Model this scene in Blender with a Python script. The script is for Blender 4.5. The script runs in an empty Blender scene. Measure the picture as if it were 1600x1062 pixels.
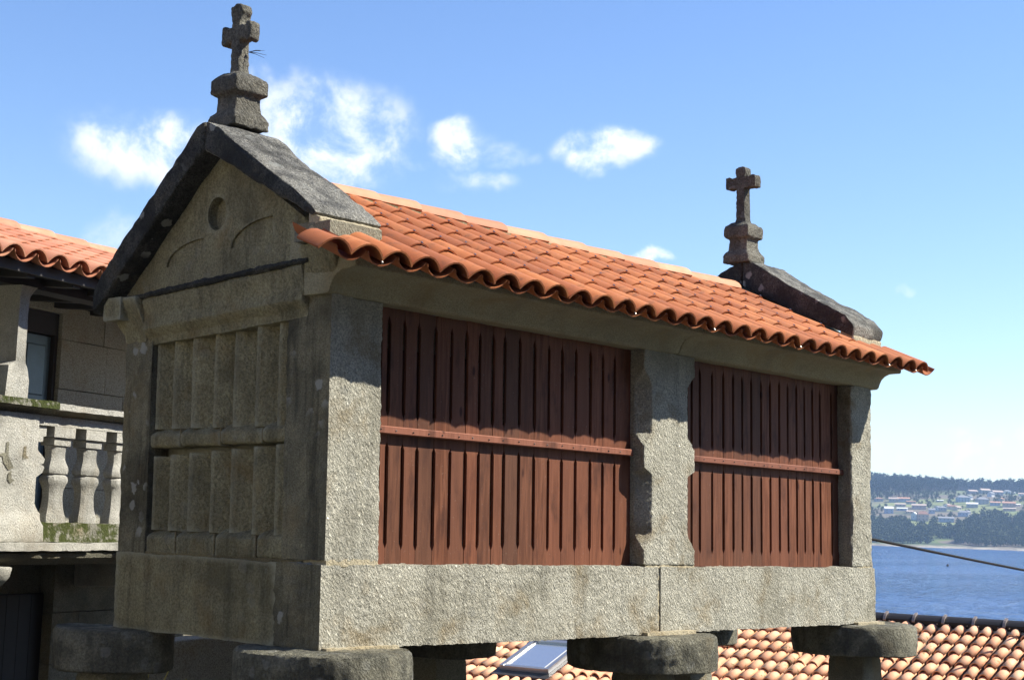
import bpy, bmesh, math, random
import numpy as np
from mathutils import Vector, Matrix, noise, Euler

rnd = random.Random(7)
D = bpy.data
sc = bpy.context.scene
COL = sc.collection

# ---------------------------------------------------------------- camera
W_PX, H_PX, F_PX = 1600.0, 1062.0, 2453.26
CAM = Vector((-6.3083, -7.0790, 0.7708))
CAM_ROT = Euler((1.6881718, -0.0336326, -0.8468702), 'XYZ')
cam_d = D.cameras.new('camera')
cam = D.objects.new('camera', cam_d)
COL.objects.link(cam)
cam.location = CAM
cam.rotation_euler = CAM_ROT
cam_d.sensor_fit = 'HORIZONTAL'
cam_d.sensor_width = 36.0
cam_d.lens = 36.0 * F_PX / W_PX
cam_d.clip_start = 0.05
cam_d.clip_end = 20000
sc.camera = cam
RM = CAM_ROT.to_matrix()

def ray(u, v):
    return (RM @ Vector(((u - 800.0) / F_PX, -(v - 531.0) / F_PX, -1.0))).normalized()

# ---------------------------------------------------------------- light
SUN_DIR = Vector((1.1, -1.0, 1.46)).normalized()
SUN_EL = math.asin(SUN_DIR.z)
SUN_ROT = math.atan2(SUN_DIR.x, SUN_DIR.y)
sun_d = D.lights.new('sun', 'SUN')
sun_d.energy = 5.0
sun_d.angle = math.radians(0.5)
sun_d.color = (1.0, 0.95, 0.84)
sun = D.objects.new('sun', sun_d)
COL.objects.link(sun)
sun.rotation_euler = SUN_DIR.to_track_quat('Z', 'Y').to_euler()
sun.location = (10, -20, 30)

sc.view_settings.view_transform = 'Standard'
sc.view_settings.look = 'None'
sc.view_settings.exposure = 0.97
sc.view_settings.gamma = 1.0
sc.view_settings.use_curve_mapping = False
sc.render.engine = 'CYCLES'
sc.cycles.max_bounces = 6
sc.cycles.diffuse_bounces = 3
sc.cycles.volume_bounces = 0

SKY_STRENGTH = 0.106
CLOUD = 6.4

class NT:
    """small helper round a node tree"""
    def __init__(self, nt):
        self.nt = nt
        nt.nodes.clear()
    def n(self, kind, **kw):
        nd = self.nt.nodes.new(kind)
        for k, v in kw.items():
            setattr(nd, k, v)
        return nd
    def put(self, sock, v):
        if isinstance(v, bpy.types.NodeSocket):
            self.nt.links.new(v, sock)
        elif v is not None:
            if isinstance(v, (tuple, list)) and len(v) == 3 and sock.type == 'RGBA':
                v = (*v, 1)
            sock.default_value = v
    def math(self, op, a, b=None, c=None, clamp=False):
        nd = self.n('ShaderNodeMath', operation=op, use_clamp=clamp)
        self.put(nd.inputs[0], a)
        if b is not None: self.put(nd.inputs[1], b)
        if c is not None: self.put(nd.inputs[2], c)
        return nd.outputs[0]
    def vmath(self, op, a, b=None, out=0):
        nd = self.n('ShaderNodeVectorMath', operation=op)
        self.put(nd.inputs[0], a)
        if b is not None: self.put(nd.inputs[1], b)
        return nd.outputs[out]
    def scale(self, a, s):
        nd = self.n('ShaderNodeVectorMath', operation='SCALE')
        self.put(nd.inputs[0], a); nd.inputs[3].default_value = s
        return nd.outputs[0]
    def mix(self, f, a, b, mode='MIX'):
        nd = self.n('ShaderNodeMix', data_type='RGBA', blend_type=mode)
        nd.clamp_factor = True
        self.put(nd.inputs[0], f); self.put(nd.inputs[6], a); self.put(nd.inputs[7], b)
        return nd.outputs[2]
    def noise(self, vec, scale, detail=4, rough=0.55, dist=0.0, col=False):
        nd = self.n('ShaderNodeTexNoise')
        if vec is not None: self.put(nd.inputs['Vector'], vec)
        nd.inputs['Scale'].default_value = scale
        nd.inputs['Detail'].default_value = detail
        nd.inputs['Roughness'].default_value = rough
        nd.inputs['Distortion'].default_value = dist
        return nd.outputs['Color' if col else 'Fac']
    def voro(self, vec, scale, feature='F1', out='Distance', rnd_=1.0):
        nd = self.n('ShaderNodeTexVoronoi', feature=feature)
        self.put(nd.inputs['Vector'], vec)
        nd.inputs['Scale'].default_value = scale
        nd.inputs['Randomness'].default_value = rnd_
        return nd.outputs[out]
    def ramp(self, f, lo, hi, a=0.0, b=1.0, smooth=True):
        nd = self.n('ShaderNodeMapRange', clamp=True)
        nd.interpolation_type = 'SMOOTHSTEP' if smooth else 'LINEAR'
        self.put(nd.inputs[0], f)
        nd.inputs[1].default_value = lo; nd.inputs[2].default_value = hi
        nd.inputs[3].default_value = a; nd.inputs[4].default_value = b
        return nd.outputs[0]
    def bump(self, h, strength=1.0, dist=0.01, normal=None):
        nd = self.n('ShaderNodeBump')
        nd.inputs['Strength'].default_value = strength
        nd.inputs['Distance'].default_value = dist
        self.put(nd.inputs['Height'], h)
        if normal is not None: self.put(nd.inputs['Normal'], normal)
        return nd.outputs[0]

# ---------------------------------------------------------------- sky
world = D.worlds.new('World')
sc.world = world
world.use_nodes = True
w = NT(world.node_tree)
sky = w.n('ShaderNodeTexSky', sky_type='NISHITA')
sky.sun_disc = False
sky.sun_elevation = SUN_EL
sky.sun_rotation = SUN_ROT
sky.altitude = 10
sky.air_density = 1.0
sky.dust_density = 0.1
sky.ozone_density = 2.0
tc = w.n('ShaderNodeTexCoord').outputs['Generated']
hs = w.n('ShaderNodeHueSaturation')
hs.inputs['Saturation'].default_value = 1.16
hs.inputs['Hue'].default_value = 0.510
hs.inputs['Value'].default_value = 1.0
w.put(hs.inputs['Color'], sky.outputs[0])
skycol = hs.outputs[0]
# one warped noise shared by all clouds, and one cluster of clouds after another by direction
wn = w.noise(tc, 14, 4, 0.6, 0.3, col=True)
wob = w.scale(w.vmath('SUBTRACT', wn, (0.5, 0.5, 0.5)), 0.055)
tcw = w.vmath('ADD', tc, wob)
fine = w.noise(tc, 24, 8, 0.64, 0.25)
cover = None
CL = [  # u, v, half width, half height, density
    (505, 210, 105, 78, 1.0), (425, 165, 66, 46, .75), (245, 240, 122, 60, 1.05), (560, 250, 40, 40, .4),
    (706, 229, 42, 30, 1.05), (775, 234, 48, 18, .62), (745, 286, 62, 22, .62), (630, 256, 24, 10, .5),
    (938, 228, 62, 33, 1.15), (985, 214, 34, 20, .9), (1022, 404, 32, 12, 1.1), (160, 375, 62, 30, .5),
    (1409, 456, 15, 7, .55), (1500, 705, 170, 34, .8), (1400, 680, 70, 30, .5), (820, 240, 26, 14, .4), (95, 205, 30, 16, .3), (550, 148, 22, 9, .4),
]
for (u, v, rw, rh, dens) in CL:
    c = ray(u, v)
    right = c.cross(Vector((0, 0, 1))).normalized()
    up_ = right.cross(c).normalized()
    dv = w.vmath('SUBTRACT', tcw, tuple(c))
    a = w.vmath('DOT_PRODUCT', dv, tuple(right * (F_PX / rw)), out=1)
    b = w.vmath('DOT_PRODUCT', dv, tuple(up_ * (F_PX / rh)), out=1)
    r2 = w.math('ADD', w.math('MULTIPLY', a, a), w.math('MULTIPLY', b, b))
    front = w.math('GREATER_THAN', w.vmath('DOT_PRODUCT', tc, tuple(c), out=1), 0.5)
    m = w.math('MULTIPLY', w.ramp(r2, 2.3, 0.0, 0, dens * 1.1), front)
    cover = m if cover is None else w.math('MAXIMUM', cover, m)
# the rest of the sky carries the same kind of small scattered cloud
sep = w.n('ShaderNodeSeparateXYZ'); w.put(sep.inputs[0], tc)
ax = ray(800, 400)
side = w.ramp(w.vmath('DOT_PRODUCT', tc, tuple(ax), out=1), 0.88, 0.80, 0, 1)
scat = w.ramp(w.noise(tc, 3.2, 5, 0.6, 0.2), 0.66, 0.80, 0, 0.8)
scat = w.math('MULTIPLY', w.math('MULTIPLY', scat, side), w.ramp(sep.outputs[2], 0.02, 0.15))
cover = w.math('MAXIMUM', cover, scat)
dens = w.math('MULTIPLY', cover, w.ramp(fine, 0.34, 0.66, 0.22, 1.15))
dens = w.ramp(dens, 0.0, 1.45, 0, 0.95)
cl_col = w.mix(w.ramp(fine, 0.4, 0.65), (CLOUD * .80, CLOUD * .90, CLOUD * 1.05), (CLOUD * 1.02, CLOUD * 1.03, CLOUD * 1.05))
fin = w.mix(dens, skycol, cl_col)
bg = w.n('ShaderNodeBackground')
w.put(bg.inputs[0], fin)
bg.inputs[1].default_value = SKY_STRENGTH
out = w.n('ShaderNodeOutputWorld')
w.nt.links.new(bg.outputs[0], out.inputs[0])

# ---------------------------------------------------------------- materials
def new_mat(name):
    m = D.materials.new(name)
    m.use_nodes = True
    t = NT(m.node_tree)
    o = t.n('ShaderNodeOutputMaterial')
    b = t.n('ShaderNodeBsdfPrincipled')
    t.nt.links.new(b.outputs[0], o.inputs[0])
    return m, t, b

def coords(t, per_object=False):
    v = t.n('ShaderNodeTexCoord').outputs['Object']
    if per_object:
        r = t.n('ShaderNodeObjectInfo').outputs['Random']
        cx = t.n('ShaderNodeCombineXYZ')
        t.put(cx.inputs[0], t.math('MULTIPLY', r, 37.0)); t.put(cx.inputs[1], t.math('MULTIPLY', r, 91.0))
        v = t.vmath('ADD', v, cx.outputs[0])
        return v, r
    return v, None

def stone(name, c1, c2, dark=(0.05, 0.045, 0.035), stain=0.3, ochre=0.2, lichen=0.0, black=0.0, bump=0.012, pit=55, moss=0.0, streak=0.0, edge=0.0, grain=95):
    m, t, b = new_mat(name)
    v, _ = coords(t)
    g1 = t.noise(v, grain, 5, 0.75)
    g2 = t.noise(v, 260, 2, 0.6)
    base = t.mix(t.ramp(g1, 0.36, 0.62), c1, c2)
    base = t.mix(t.ramp(g2, 0.56, 0.72, 0, 0.55), base, (0.06, 0.055, 0.05))       # mica specks
    base = t.mix(t.ramp(g2, 0.40, 0.30, 0, 0.45), base, (0.62, 0.60, 0.54))        # feldspar grains
    big = t.noise(v, 1.7, 5, 0.62, 0.3)
    base = t.mix(t.ramp(big, 0.45, 0.70, 0, stain), base, dark)
    och = t.noise(t.vmath('ADD', v, (7, 3, 1)), 2.6, 4, 0.6, 0.4)
    base = t.mix(t.ramp(och, 0.50, 0.72, 0, ochre), base, (0.30, 0.20, 0.075))
    if black:
        bl = t.noise(t.vmath('ADD', v, (1, 9, 4)), 3.4, 6, 0.7, 0.2)
        base = t.mix(t.ramp(bl, 0.40, 0.60, 0, black), base, (0.035, 0.036, 0.036))
    if streak:
        sv = t.vmath('MULTIPLY', v, (9.0, 9.0, 0.7))
        st = t.noise(sv, 1.0, 5, 0.65, 0.3)
        base = t.mix(t.ramp(st, 0.48, 0.66, 0, streak), base, (0.03, 0.03, 0.025))
    if lichen:
        lv = t.vmath('ADD', v, t.scale(t.noise(v, 20, 3, 0.6, col=True), 0.06))
        lc = t.voro(lv, 7)
        ln = t.noise(v, 2.2, 3, 0.5)
        lm = t.math('MULTIPLY', t.ramp(lc, 0.30, 0.22), t.ramp(ln, 0.48, 0.60, 0, lichen))
        base = t.mix(lm, base, (0.42, 0.42, 0.38))
    if moss:
        mn = t.noise(v, 9, 6, 0.7, 0.3)
        base = t.mix(t.ramp(mn, 0.38, 0.54, 0, moss), base, (0.055, 0.070, 0.010))
    if edge:
        pt = t.n('ShaderNodeNewGeometry').outputs['Pointiness']
        base = t.mix(t.ramp(pt, 0.515, 0.60, 0, edge), base, (0.50, 0.48, 0.36))
    t.put(b.inputs['Base Color'], base)
    b.inputs['Roughness'].default_value = 0.93
    b.inputs['Specular IOR Level'].default_value = 0.2
    rot = t.n('ShaderNodeVectorRotate', rotation_type='Y_AXIS')
    t.put(rot.inputs['Vector'], v); rot.inputs['Angle'].default_value = 0.6
    tv = t.vmath('MULTIPLY', rot.outputs[0], (1.25, 1.0, 0.62))
    p1 = t.noise(tv, pit, 5, 0.70, 0.3)
    p2 = t.voro(tv, pit * 0.62)
    h = t.math('ADD', t.ramp(p1, 0.30, 0.62, smooth=False), t.math('MULTIPLY', p2, 0.55))
    h = t.math('ADD', h, t.math('MULTIPLY', t.noise(v, 9, 3, 0.6), 1.1))
    t.put(b.inputs['Normal'], t.bump(h, 1.0, bump))
    return m

M = {}
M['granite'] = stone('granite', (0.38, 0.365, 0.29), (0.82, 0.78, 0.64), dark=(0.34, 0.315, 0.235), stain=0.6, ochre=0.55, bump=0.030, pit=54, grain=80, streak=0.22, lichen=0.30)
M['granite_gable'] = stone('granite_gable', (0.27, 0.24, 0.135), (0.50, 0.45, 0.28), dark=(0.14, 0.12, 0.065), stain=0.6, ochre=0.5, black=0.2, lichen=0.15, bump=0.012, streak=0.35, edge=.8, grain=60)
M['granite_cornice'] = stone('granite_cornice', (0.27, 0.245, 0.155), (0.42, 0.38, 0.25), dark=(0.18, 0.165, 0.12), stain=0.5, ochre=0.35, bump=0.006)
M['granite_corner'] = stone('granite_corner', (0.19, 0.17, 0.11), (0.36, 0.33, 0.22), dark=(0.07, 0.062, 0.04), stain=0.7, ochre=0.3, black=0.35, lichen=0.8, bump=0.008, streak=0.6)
M['granite_cap'] = stone('granite_cap', (0.20, 0.195, 0.17), (0.48, 0.46, 0.40), dark=(0.06, 0.06, 0.06), stain=0.5, ochre=0.12, black=0.65, lichen=0.7, bump=0.022, pit=60, grain=55)
M['granite_finial'] = stone('granite_finial', (0.15, 0.14, 0.11), (0.34, 0.32, 0.26), dark=(0.05, 0.05, 0.045), stain=0.6, ochre=0.12, black=0.4, lichen=0.35, bump=0.020, pit=65, grain=55)
M['granite_black'] = stone('granite_black', (0.05, 0.05, 0.045), (0.14, 0.138, 0.12), dark=(0.03, 0.03, 0.025), stain=0.6, ochre=0.2, black=0.8, lichen=0.9, bump=0.015, grain=60)
M['granite_disc'] = stone('granite_disc', (0.24, 0.225, 0.165), (0.42, 0.40, 0.30), dark=(0.05, 0.05, 0.035), stain=0.6, ochre=0.25, black=0.5, lichen=0.4, bump=0.022, streak=0.3, grain=60)
M['granite_pale'] = stone('granite_pale', (0.38, 0.365, 0.31), (0.60, 0.58, 0.51), dark=(0.16, 0.155, 0.13), stain=0.6, ochre=0.2, black=0.15, lichen=0.2, streak=0.15, bump=0.005, pit=90)
M['granite_mossy'] = stone('granite_mossy', (0.26, 0.25, 0.20), (0.42, 0.40, 0.33), stain=0.5, ochre=0.5, moss=0.95, bump=0.012)
M['granite_house'] = stone('granite_house', (0.24, 0.23, 0.185), (0.52, 0.50, 0.42), dark=(0.17, 0.15, 0.12), stain=0.4, ochre=0.3, bump=0.005, pit=80)
M['granite_low'] = stone('granite_low', (0.18, 0.17, 0.12), (0.34, 0.32, 0.24), dark=(0.08, 0.075, 0.055), stain=0.6, ochre=0.4, black=0.2, bump=0.008)
M['mortar'] = stone('mortar', (0.42, 0.36, 0.24), (0.55, 0.48, 0.33), dark=(0.3, 0.25, 0.16), stain=0.3, ochre=0.35, bump=0.008)
M['mortar_dark'] = stone('mortar_dark', (0.24, 0.195, 0.10), (0.36, 0.30, 0.17), stain=0.4, ochre=0.3, bump=0.012)

def tile_mat(name, c1, c2, c3, dirt=0.3, spots=0.0, moss=0.0, odd=0.35):
    m, t, b = new_mat(name)
    v, r = coords(t, True)
    f = t.noise(v, 5, 4, 0.6)
    base = t.mix(t.ramp(f, 0.3, 0.7), c1, c2)
    base = t.mix(t.ramp(r, 0.0, 1.0, 0, 0.75, False), base, c3)
    rr = t.math('FRACT', t.math('MULTIPLY', r, 17.3))
    base = t.mix(t.ramp(rr, 0.55, 1.0, 0, odd, False), base, (0.20, 0.06, 0.03))
    base = t.mix(t.ramp(t.noise(v, 11, 6, 0.7), 0.50, 0.72, 0, dirt), base, (0.10, 0.055, 0.035))
    if spots:
        base = t.mix(t.ramp(t.noise(v, 60, 3, 0.7), 0.60, 0.70, 0, spots), base, (0.05, 0.045, 0.03))
    if moss:
        base = t.mix(t.math('MULTIPLY', t.ramp(t.noise(v, 14, 4, 0.6), 0.55, 0.66, 0, moss), t.ramp(t.math('FRACT', t.math('MULTIPLY', r, 7.7)), 0.6, 0.9)), base, (0.12, 0.12, 0.02))
    t.put(b.inputs['Base Color'], base)
    b.inputs['Roughness'].default_value = 0.72
    b.inputs['Specular IOR Level'].default_value = 0.3
    t.put(b.inputs['Normal'], t.bump(t.noise(v, 120, 4, 0.6), 0.5, 0.002))
    return m
M['tile'] = tile_mat('terracotta', (0.43, 0.140, 0.044), (0.50, 0.185, 0.066), (0.29, 0.082, 0.028), dirt=0.55, spots=0.25)
M['tile_ridge'] = tile_mat('terracotta_ridge', (0.52, 0.235, 0.125), (0.58, 0.30, 0.175), (0.45, 0.18, 0.09), dirt=0.12)
M['tile_house'] = tile_mat('terracotta_house', (0.50, 0.215, 0.12), (0.56, 0.28, 0.17), (0.42, 0.15, 0.08), dirt=0.3)
M['tile_old'] = tile_mat('terracotta_old', (0.80, 0.40, 0.215), (0.85, 0.52, 0.32), (0.70, 0.31, 0.16), dirt=0.2, spots=0.3, moss=0.9, odd=0.12)

M['tile_trough_shade'] = tile_mat('terracotta_trough_shade', (0.26, 0.14, 0.085), (0.34, 0.20, 0.12), (0.20, 0.11, 0.07), dirt=0.6, spots=0.5, moss=0.6)  # darker clay: shade of the gaps between covers put into the colour
def plain(name, col, rough=0.6, metal=0.0, bumpk=0.0, var=0.15, spec=0.5):
    m, t, b = new_mat(name)
    v, _ = coords(t)
    f = t.noise(v, 8, 5, 0.65)
    base = t.mix(t.ramp(f, 0.35, 0.7, 0, var), col, tuple(c * 0.35 for c in col))
    t.put(b.inputs['Base Color'], base)
    b.inputs['Roughness'].default_value = rough
    b.inputs['Metallic'].default_value = metal
    b.inputs['Specular IOR Level'].default_value = spec
    if bumpk:
        t.put(b.inputs['Normal'], t.bump(t.noise(v, 60, 4), 0.6, bumpk))
    return m

def wood_mat(name, c1, c2, c3, var=1.0):
    m, t, b = new_mat(name)
    v, r = coords(t, True)
    g = t.noise(t.vmath('MULTIPLY', v, (34, 34, 2.2)), 1.0, 5, 0.6, 0.8)
    base = t.mix(t.ramp(g, 0.35, 0.68), c1, c2)
    base = t.mix(t.ramp(r, 0, 1, 0, 0.8 * var, False), base, c3)
    base = t.mix(t.ramp(t.math('FRACT', t.math('MULTIPLY', r, 13.7)), 0.5, 1, 0, 0.5, False), base, (0.21, 0.076, 0.042))
    kn = t.voro(t.vmath('MULTIPLY', v, (5.0, 5.0, 2.0)), 1.0)
    base = t.mix(t.ramp(kn, 0.10, 0.04, 0, 0.8), base, (0.035, 0.012, 0.008))
    base = t.mix(t.ramp(t.noise(v, 70, 3, 0.7), 0.66, 0.72, 0, 0.35), base, (0.4, 0.33, 0.28))
    base = t.mix(t.ramp(t.noise(t.vmath('MULTIPLY', v, (3, 3, 1)), 2, 5, 0.65), 0.50, 0.72, 0, 0.7), base, (0.045, 0.020, 0.014))
    t.put(b.inputs['Base Color'], base)
    b.inputs['Roughness'].default_value = 0.6
    b.inputs['Specular IOR Level'].default_value = 0.10
    t.put(b.inputs['Normal'], t.bump(g, 0.5, 0.003))
    return m
M['wood'] = wood_mat('red_brown_wood', (0.108, 0.038, 0.019), (0.210, 0.082, 0.044), (0.095, 0.046, 0.029))
M['wood_rail'] = wood_mat('rail_wood', (0.25, 0.100, 0.062), (0.32, 0.135, 0.088), (0.21, 0.090, 0.062))
M['wood_dark'] = plain('dark_beam', (0.035, 0.032, 0.032), 0.7)
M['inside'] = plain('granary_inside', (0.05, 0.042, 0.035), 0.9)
M['teal'] = plain('teal_paint', (0.10, 0.15, 0.19), 0.32, var=0.2)
M['black_metal'] = plain('black_gutter', (0.018, 0.015, 0.014), 0.55, var=0.2, spec=.3)
M['bracket'] = plain('bracket_metal', (0.30, 0.24, 0.20), 0.5, 0.4)
M['zinc'] = plain('skylight_frame', (0.40, 0.40, 0.41), 0.35, 0.7, var=0.1)
M['zinc_dark'] = plain('skylight_flashing', (0.06, 0.055, 0.05), 0.45, 0.3)
M['hook'] = plain('hook_metal', (0.55, 0.5, 0.45), 0.3, 0.8)
M['rubber'] = plain('cable_black', (0.004, 0.004, 0.004), 0.7, spec=.2)
M['bounce_wash'] = plain('bounce_limewash', (.66, .58, .42), .9)  # pale wall of the added house that bounces sun onto the gable
M['plaster'] = plain('white_plaster', (0.72, 0.70, 0.65), 0.9)
M['buoy'] = plain('buoy_dark', (0.02, 0.02, 0.025), 0.6)

m, t, b = new_mat('skylight_glass')
b.inputs['Base Color'].default_value = (0.86, 0.84, 0.80, 1)
b.inputs['Roughness'].default_value = 0.22
b.inputs['Specular IOR Level'].default_value = 0.9
b.inputs['Metallic'].default_value = 0.85
M['glass'] = m

def leafmat(name, c1, c2, rough=0.8):
    m, t, b = new_mat(name)
    v, _ = coords(t)
    isl = t.n('ShaderNodeNewGeometry').outputs['Random Per Island']
    base = t.mix(isl, c1, c2)
    t.put(b.inputs['Base Color'], base)
    b.inputs['Roughness'].default_value = rough
    b.inputs['Specular IOR Level'].default_value = 0.15
    return m
M['pine'] = leafmat('pine_foliage', (0.014, 0.026, 0.014), (0.045, 0.060, 0.024))
M['broad'] = leafmat('broadleaf_foliage', (0.030, 0.048, 0.018), (0.085, 0.100, 0.035))
M['bark'] = plain('bark', (0.07, 0.05, 0.035), 0.9)
M['leaf_yellow'] = leafmat('yellow_leaf', (0.45, 0.38, 0.10), (0.62, 0.55, 0.20), 0.5)

# water
m, t, b = new_mat('sea_water')
g = t.n('ShaderNodeNewGeometry').outputs['Position']
b.inputs['Base Color'].default_value = (0.03, 0.13, 0.38, 1)
b.inputs['Roughness'].default_value = 0.12
b.inputs['IOR'].default_value = 1.33
wv1 = t.noise(t.vmath('MULTIPLY', g, (0.8, 0.8, 0)), 1.0, 6, 0.62, 0.3)
wv2 = t.noise(t.vmath('MULTIPLY', g, (0.11, 0.11, 0)), 1.0, 4, 0.6, 0.2)
wv3 = t.noise(t.vmath('MULTIPLY', g, (0.006, 0.02, 0)), 1.0, 3, 0.6, 0.5)
wv4 = t.noise(t.vmath('MULTIPLY', g, (0.30, 0.30, 0)), 1.0, 5, 0.6, 0.2)
h = t.math('ADD', t.math('MULTIPLY', wv1, 1.0), t.math('ADD', t.math('MULTIPLY', wv2, 5.0), t.math('MULTIPLY', wv4, 3.0)))
h = t.math('MULTIPLY', h, t.ramp(wv3, 0.35, 0.65, 1.3, 2.6))
t.put(b.inputs['Normal'], t.bump(h, 1.0, 1.0))
M['water'] = m

# grounds
m, t, b = new_mat('ground_soil')
g = t.n('ShaderNodeNewGeometry').outputs['Position']
base = t.mix(t.ramp(t.noise(g, 0.6, 6, 0.65), 0.4, 0.62), (0.11, 0.10, 0.07), (0.05, 0.075, 0.025))
base = t.mix(t.ramp(t.noise(g, 9, 5, 0.7), 0.45, 0.7, 0, 0.5), base, (0.19, 0.17, 0.13))
t.put(b.inputs['Base Color'], base)
b.inputs['Roughness'].default_value = 0.95
t.put(b.inputs['Normal'], t.bump(t.noise(g, 12, 5), 0.7, 0.03))
M['ground'] = m

m, t, b = new_mat('paving')
g = t.n('ShaderNodeNewGeometry').outputs['Position']
base = t.mix(t.ramp(t.noise(g, 40, 5, 0.7), 0.35, 0.65), (0.035, 0.034, 0.032), (0.075, 0.072, 0.066))
base = t.mix(t.ramp(t.noise(g, 1.3, 5, 0.6), 0.45, 0.7, 0, 0.5), base, (0.07, 0.07, 0.05))
t.put(b.inputs['Base Color'], base)
b.inputs['Roughness'].default_value = 0.92
t.put(b.inputs['Normal'], t.bump(t.noise(g, 30, 5), 0.8, 0.01))
M['paving'] = m

m, t, b = new_mat('hill_ground')
g = t.n('ShaderNodeNewGeometry').outputs['Position']
sp = t.n('ShaderNodeSeparateXYZ'); t.put(sp.inputs[0], g)
fld = t.voro(t.vmath('ADD', g, t.scale(t.noise(g, 0.01, 2, col=True), 60)), 0.012, out='Color')
sp2 = t.n('ShaderNodeSeparateColor'); t.put(sp2.inputs[0], fld)
base = t.mix(sp2.outputs[0], (0.10, 0.14, 0.035), (0.20, 0.22, 0.08))
base = t.mix(t.ramp(sp2.outputs[1], 0.6, 0.7), base, (0.16, 0.13, 0.09))
base = t.mix(t.ramp(t.noise(g, 0.03, 5, 0.6), 0.5, 0.6, 0, 0.8), base, (0.05, 0.07, 0.025))
rock = t.mix(t.ramp(t.noise(g, 0.08, 5, 0.7), 0.4, 0.6), (0.16, 0.14, 0.11), (0.34, 0.30, 0.23))
base = t.mix(t.ramp(sp.outputs[2], -4.0, -6.0), base, rock)
t.put(b.inputs['Base Color'], base)
b.inputs['Roughness'].default_value = 0.95
M['hill'] = m

# ---------------------------------------------------------------- mesh helpers
SHX, SHY = -0.0163464, 0.0125346      # the granary leans by about a degree
def G(p):
    return Vector((p[0] + SHX * (p[2] - .5), p[1] + SHY * (p[2] - .5), p[2]))
def ident(p):
    return Vector(p)

# house frame: s along the facade, d away from the camera, z height
HU = Vector((math.sin(math.radians(72.7)), math.cos(math.radians(72.7)), 0))
HN = Vector((-HU.y, HU.x, 0))
HO = Vector((0.8510, 4.1244, 1.1142))
def Hs(p):
    return HO + HU * p[0] + HN * p[1] + Vector((0, 0, p[2]))

def obj(name, bm, mat, parent=None, xf=None, smooth=True, ang=40):
    if xf is not None:
        for v in bm.verts:
            v.co = xf(v.co)
    bmesh.ops.recalc_face_normals(bm, faces=bm.faces)
    if smooth:
        lim = math.radians(ang)
        for f in bm.faces: f.smooth = True
        for e in bm.edges:
            if len(e.link_faces) == 2:
                e.smooth = e.calc_face_angle(0) < lim
    me = D.meshes.new(name)
    bm.to_mesh(me); bm.free()
    for mm in (mat if isinstance(mat, (list, tuple)) else [mat]):
        me.materials.append(mm)
    o = D.objects.new(name, me)
    COL.objects.link(o)
    if parent is not None:
        o.parent = parent
    return o

def inst(src, loc, rot=None, parent=None, scale=None, name=None):
    o = src.copy()
    COL.objects.link(o)
    o.location = loc
    if rot is not None: o.rotation_euler = rot
    if scale is not None: o.scale = scale
    o.parent = parent
    return o

def tag(o, label=None, cat=None, group=None, kind=None):
    if label: o['label'] = label
    if cat: o['category'] = cat
    if group: o['group'] = group
    if kind: o['kind'] = kind
    return o

def empty(name, loc=(0, 0, 0), rz=0):
    o = D.objects.new(name, None)
    o.empty_display_size = 0.3
    COL.objects.link(o)
    o.location = loc
    o.rotation_euler = (0, 0, rz)
    return o

def box_into(bm, x0, x1, y0, y1, z0, z1):
    vs = [bm.verts.new(c) for c in ((x0, y0, z0), (x1, y0, z0), (x1, y1, z0), (x0, y1, z0), (x0, y0, z1), (x1, y0, z1), (x1, y1, z1), (x0, y1, z1))]
    for q in ((0, 3, 2, 1), (4, 5, 6, 7), (0, 1, 5, 4), (1, 2, 6, 5), (2, 3, 7, 6), (3, 0, 4, 7)):
        bm.faces.new([vs[i] for i in q])
    return vs

def box(x0, x1, y0, y1, z0, z1):
    bm = bmesh.new(); box_into(bm, x0, x1, y0, y1, z0, z1); return bm

def prism_into(bm, pts, axis, a0, a1):
    """extrude a 2D outline along an axis: axis 0 -> pts are (y,z), 1 -> (x,z), 2 -> (x,y)"""
    def P(p, a):
        return {0: (a, p[0], p[1]), 1: (p[0], a, p[1]), 2: (p[0], p[1], a)}[axis]
    A = [bm.verts.new(P(p, a0)) for p in pts]
    B = [bm.verts.new(P(p, a1)) for p in pts]
    n = len(pts)
    bm.faces.new(A[::-1]); bm.faces.new(B)
    for i in range(n):
        bm.faces.new((A[i], A[(i + 1) % n], B[(i + 1) % n], B[i]))

def prism(pts, axis, a0, a1):
    bm = bmesh.new(); prism_into(bm, pts, axis, a0, a1)
    bmesh.ops.recalc_face_normals(bm, faces=bm.faces)
    return bm

def loft(rings, cap=True):
    bm = bmesh.new()
    R_ = [[bm.verts.new(p) for p in r] for r in rings]
    n = len(rings[0])
    for a, b_ in zip(R_[:-1], R_[1:]):
        for i in range(n):
            bm.faces.new((a[i], a[(i + 1) % n], b_[(i + 1) % n], b_[i]))
    if cap:
        bm.faces.new(R_[0][::-1]); bm.faces.new(R_[-1])
    bmesh.ops.recalc_face_normals(bm, faces=bm.faces)
    return bm

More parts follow.
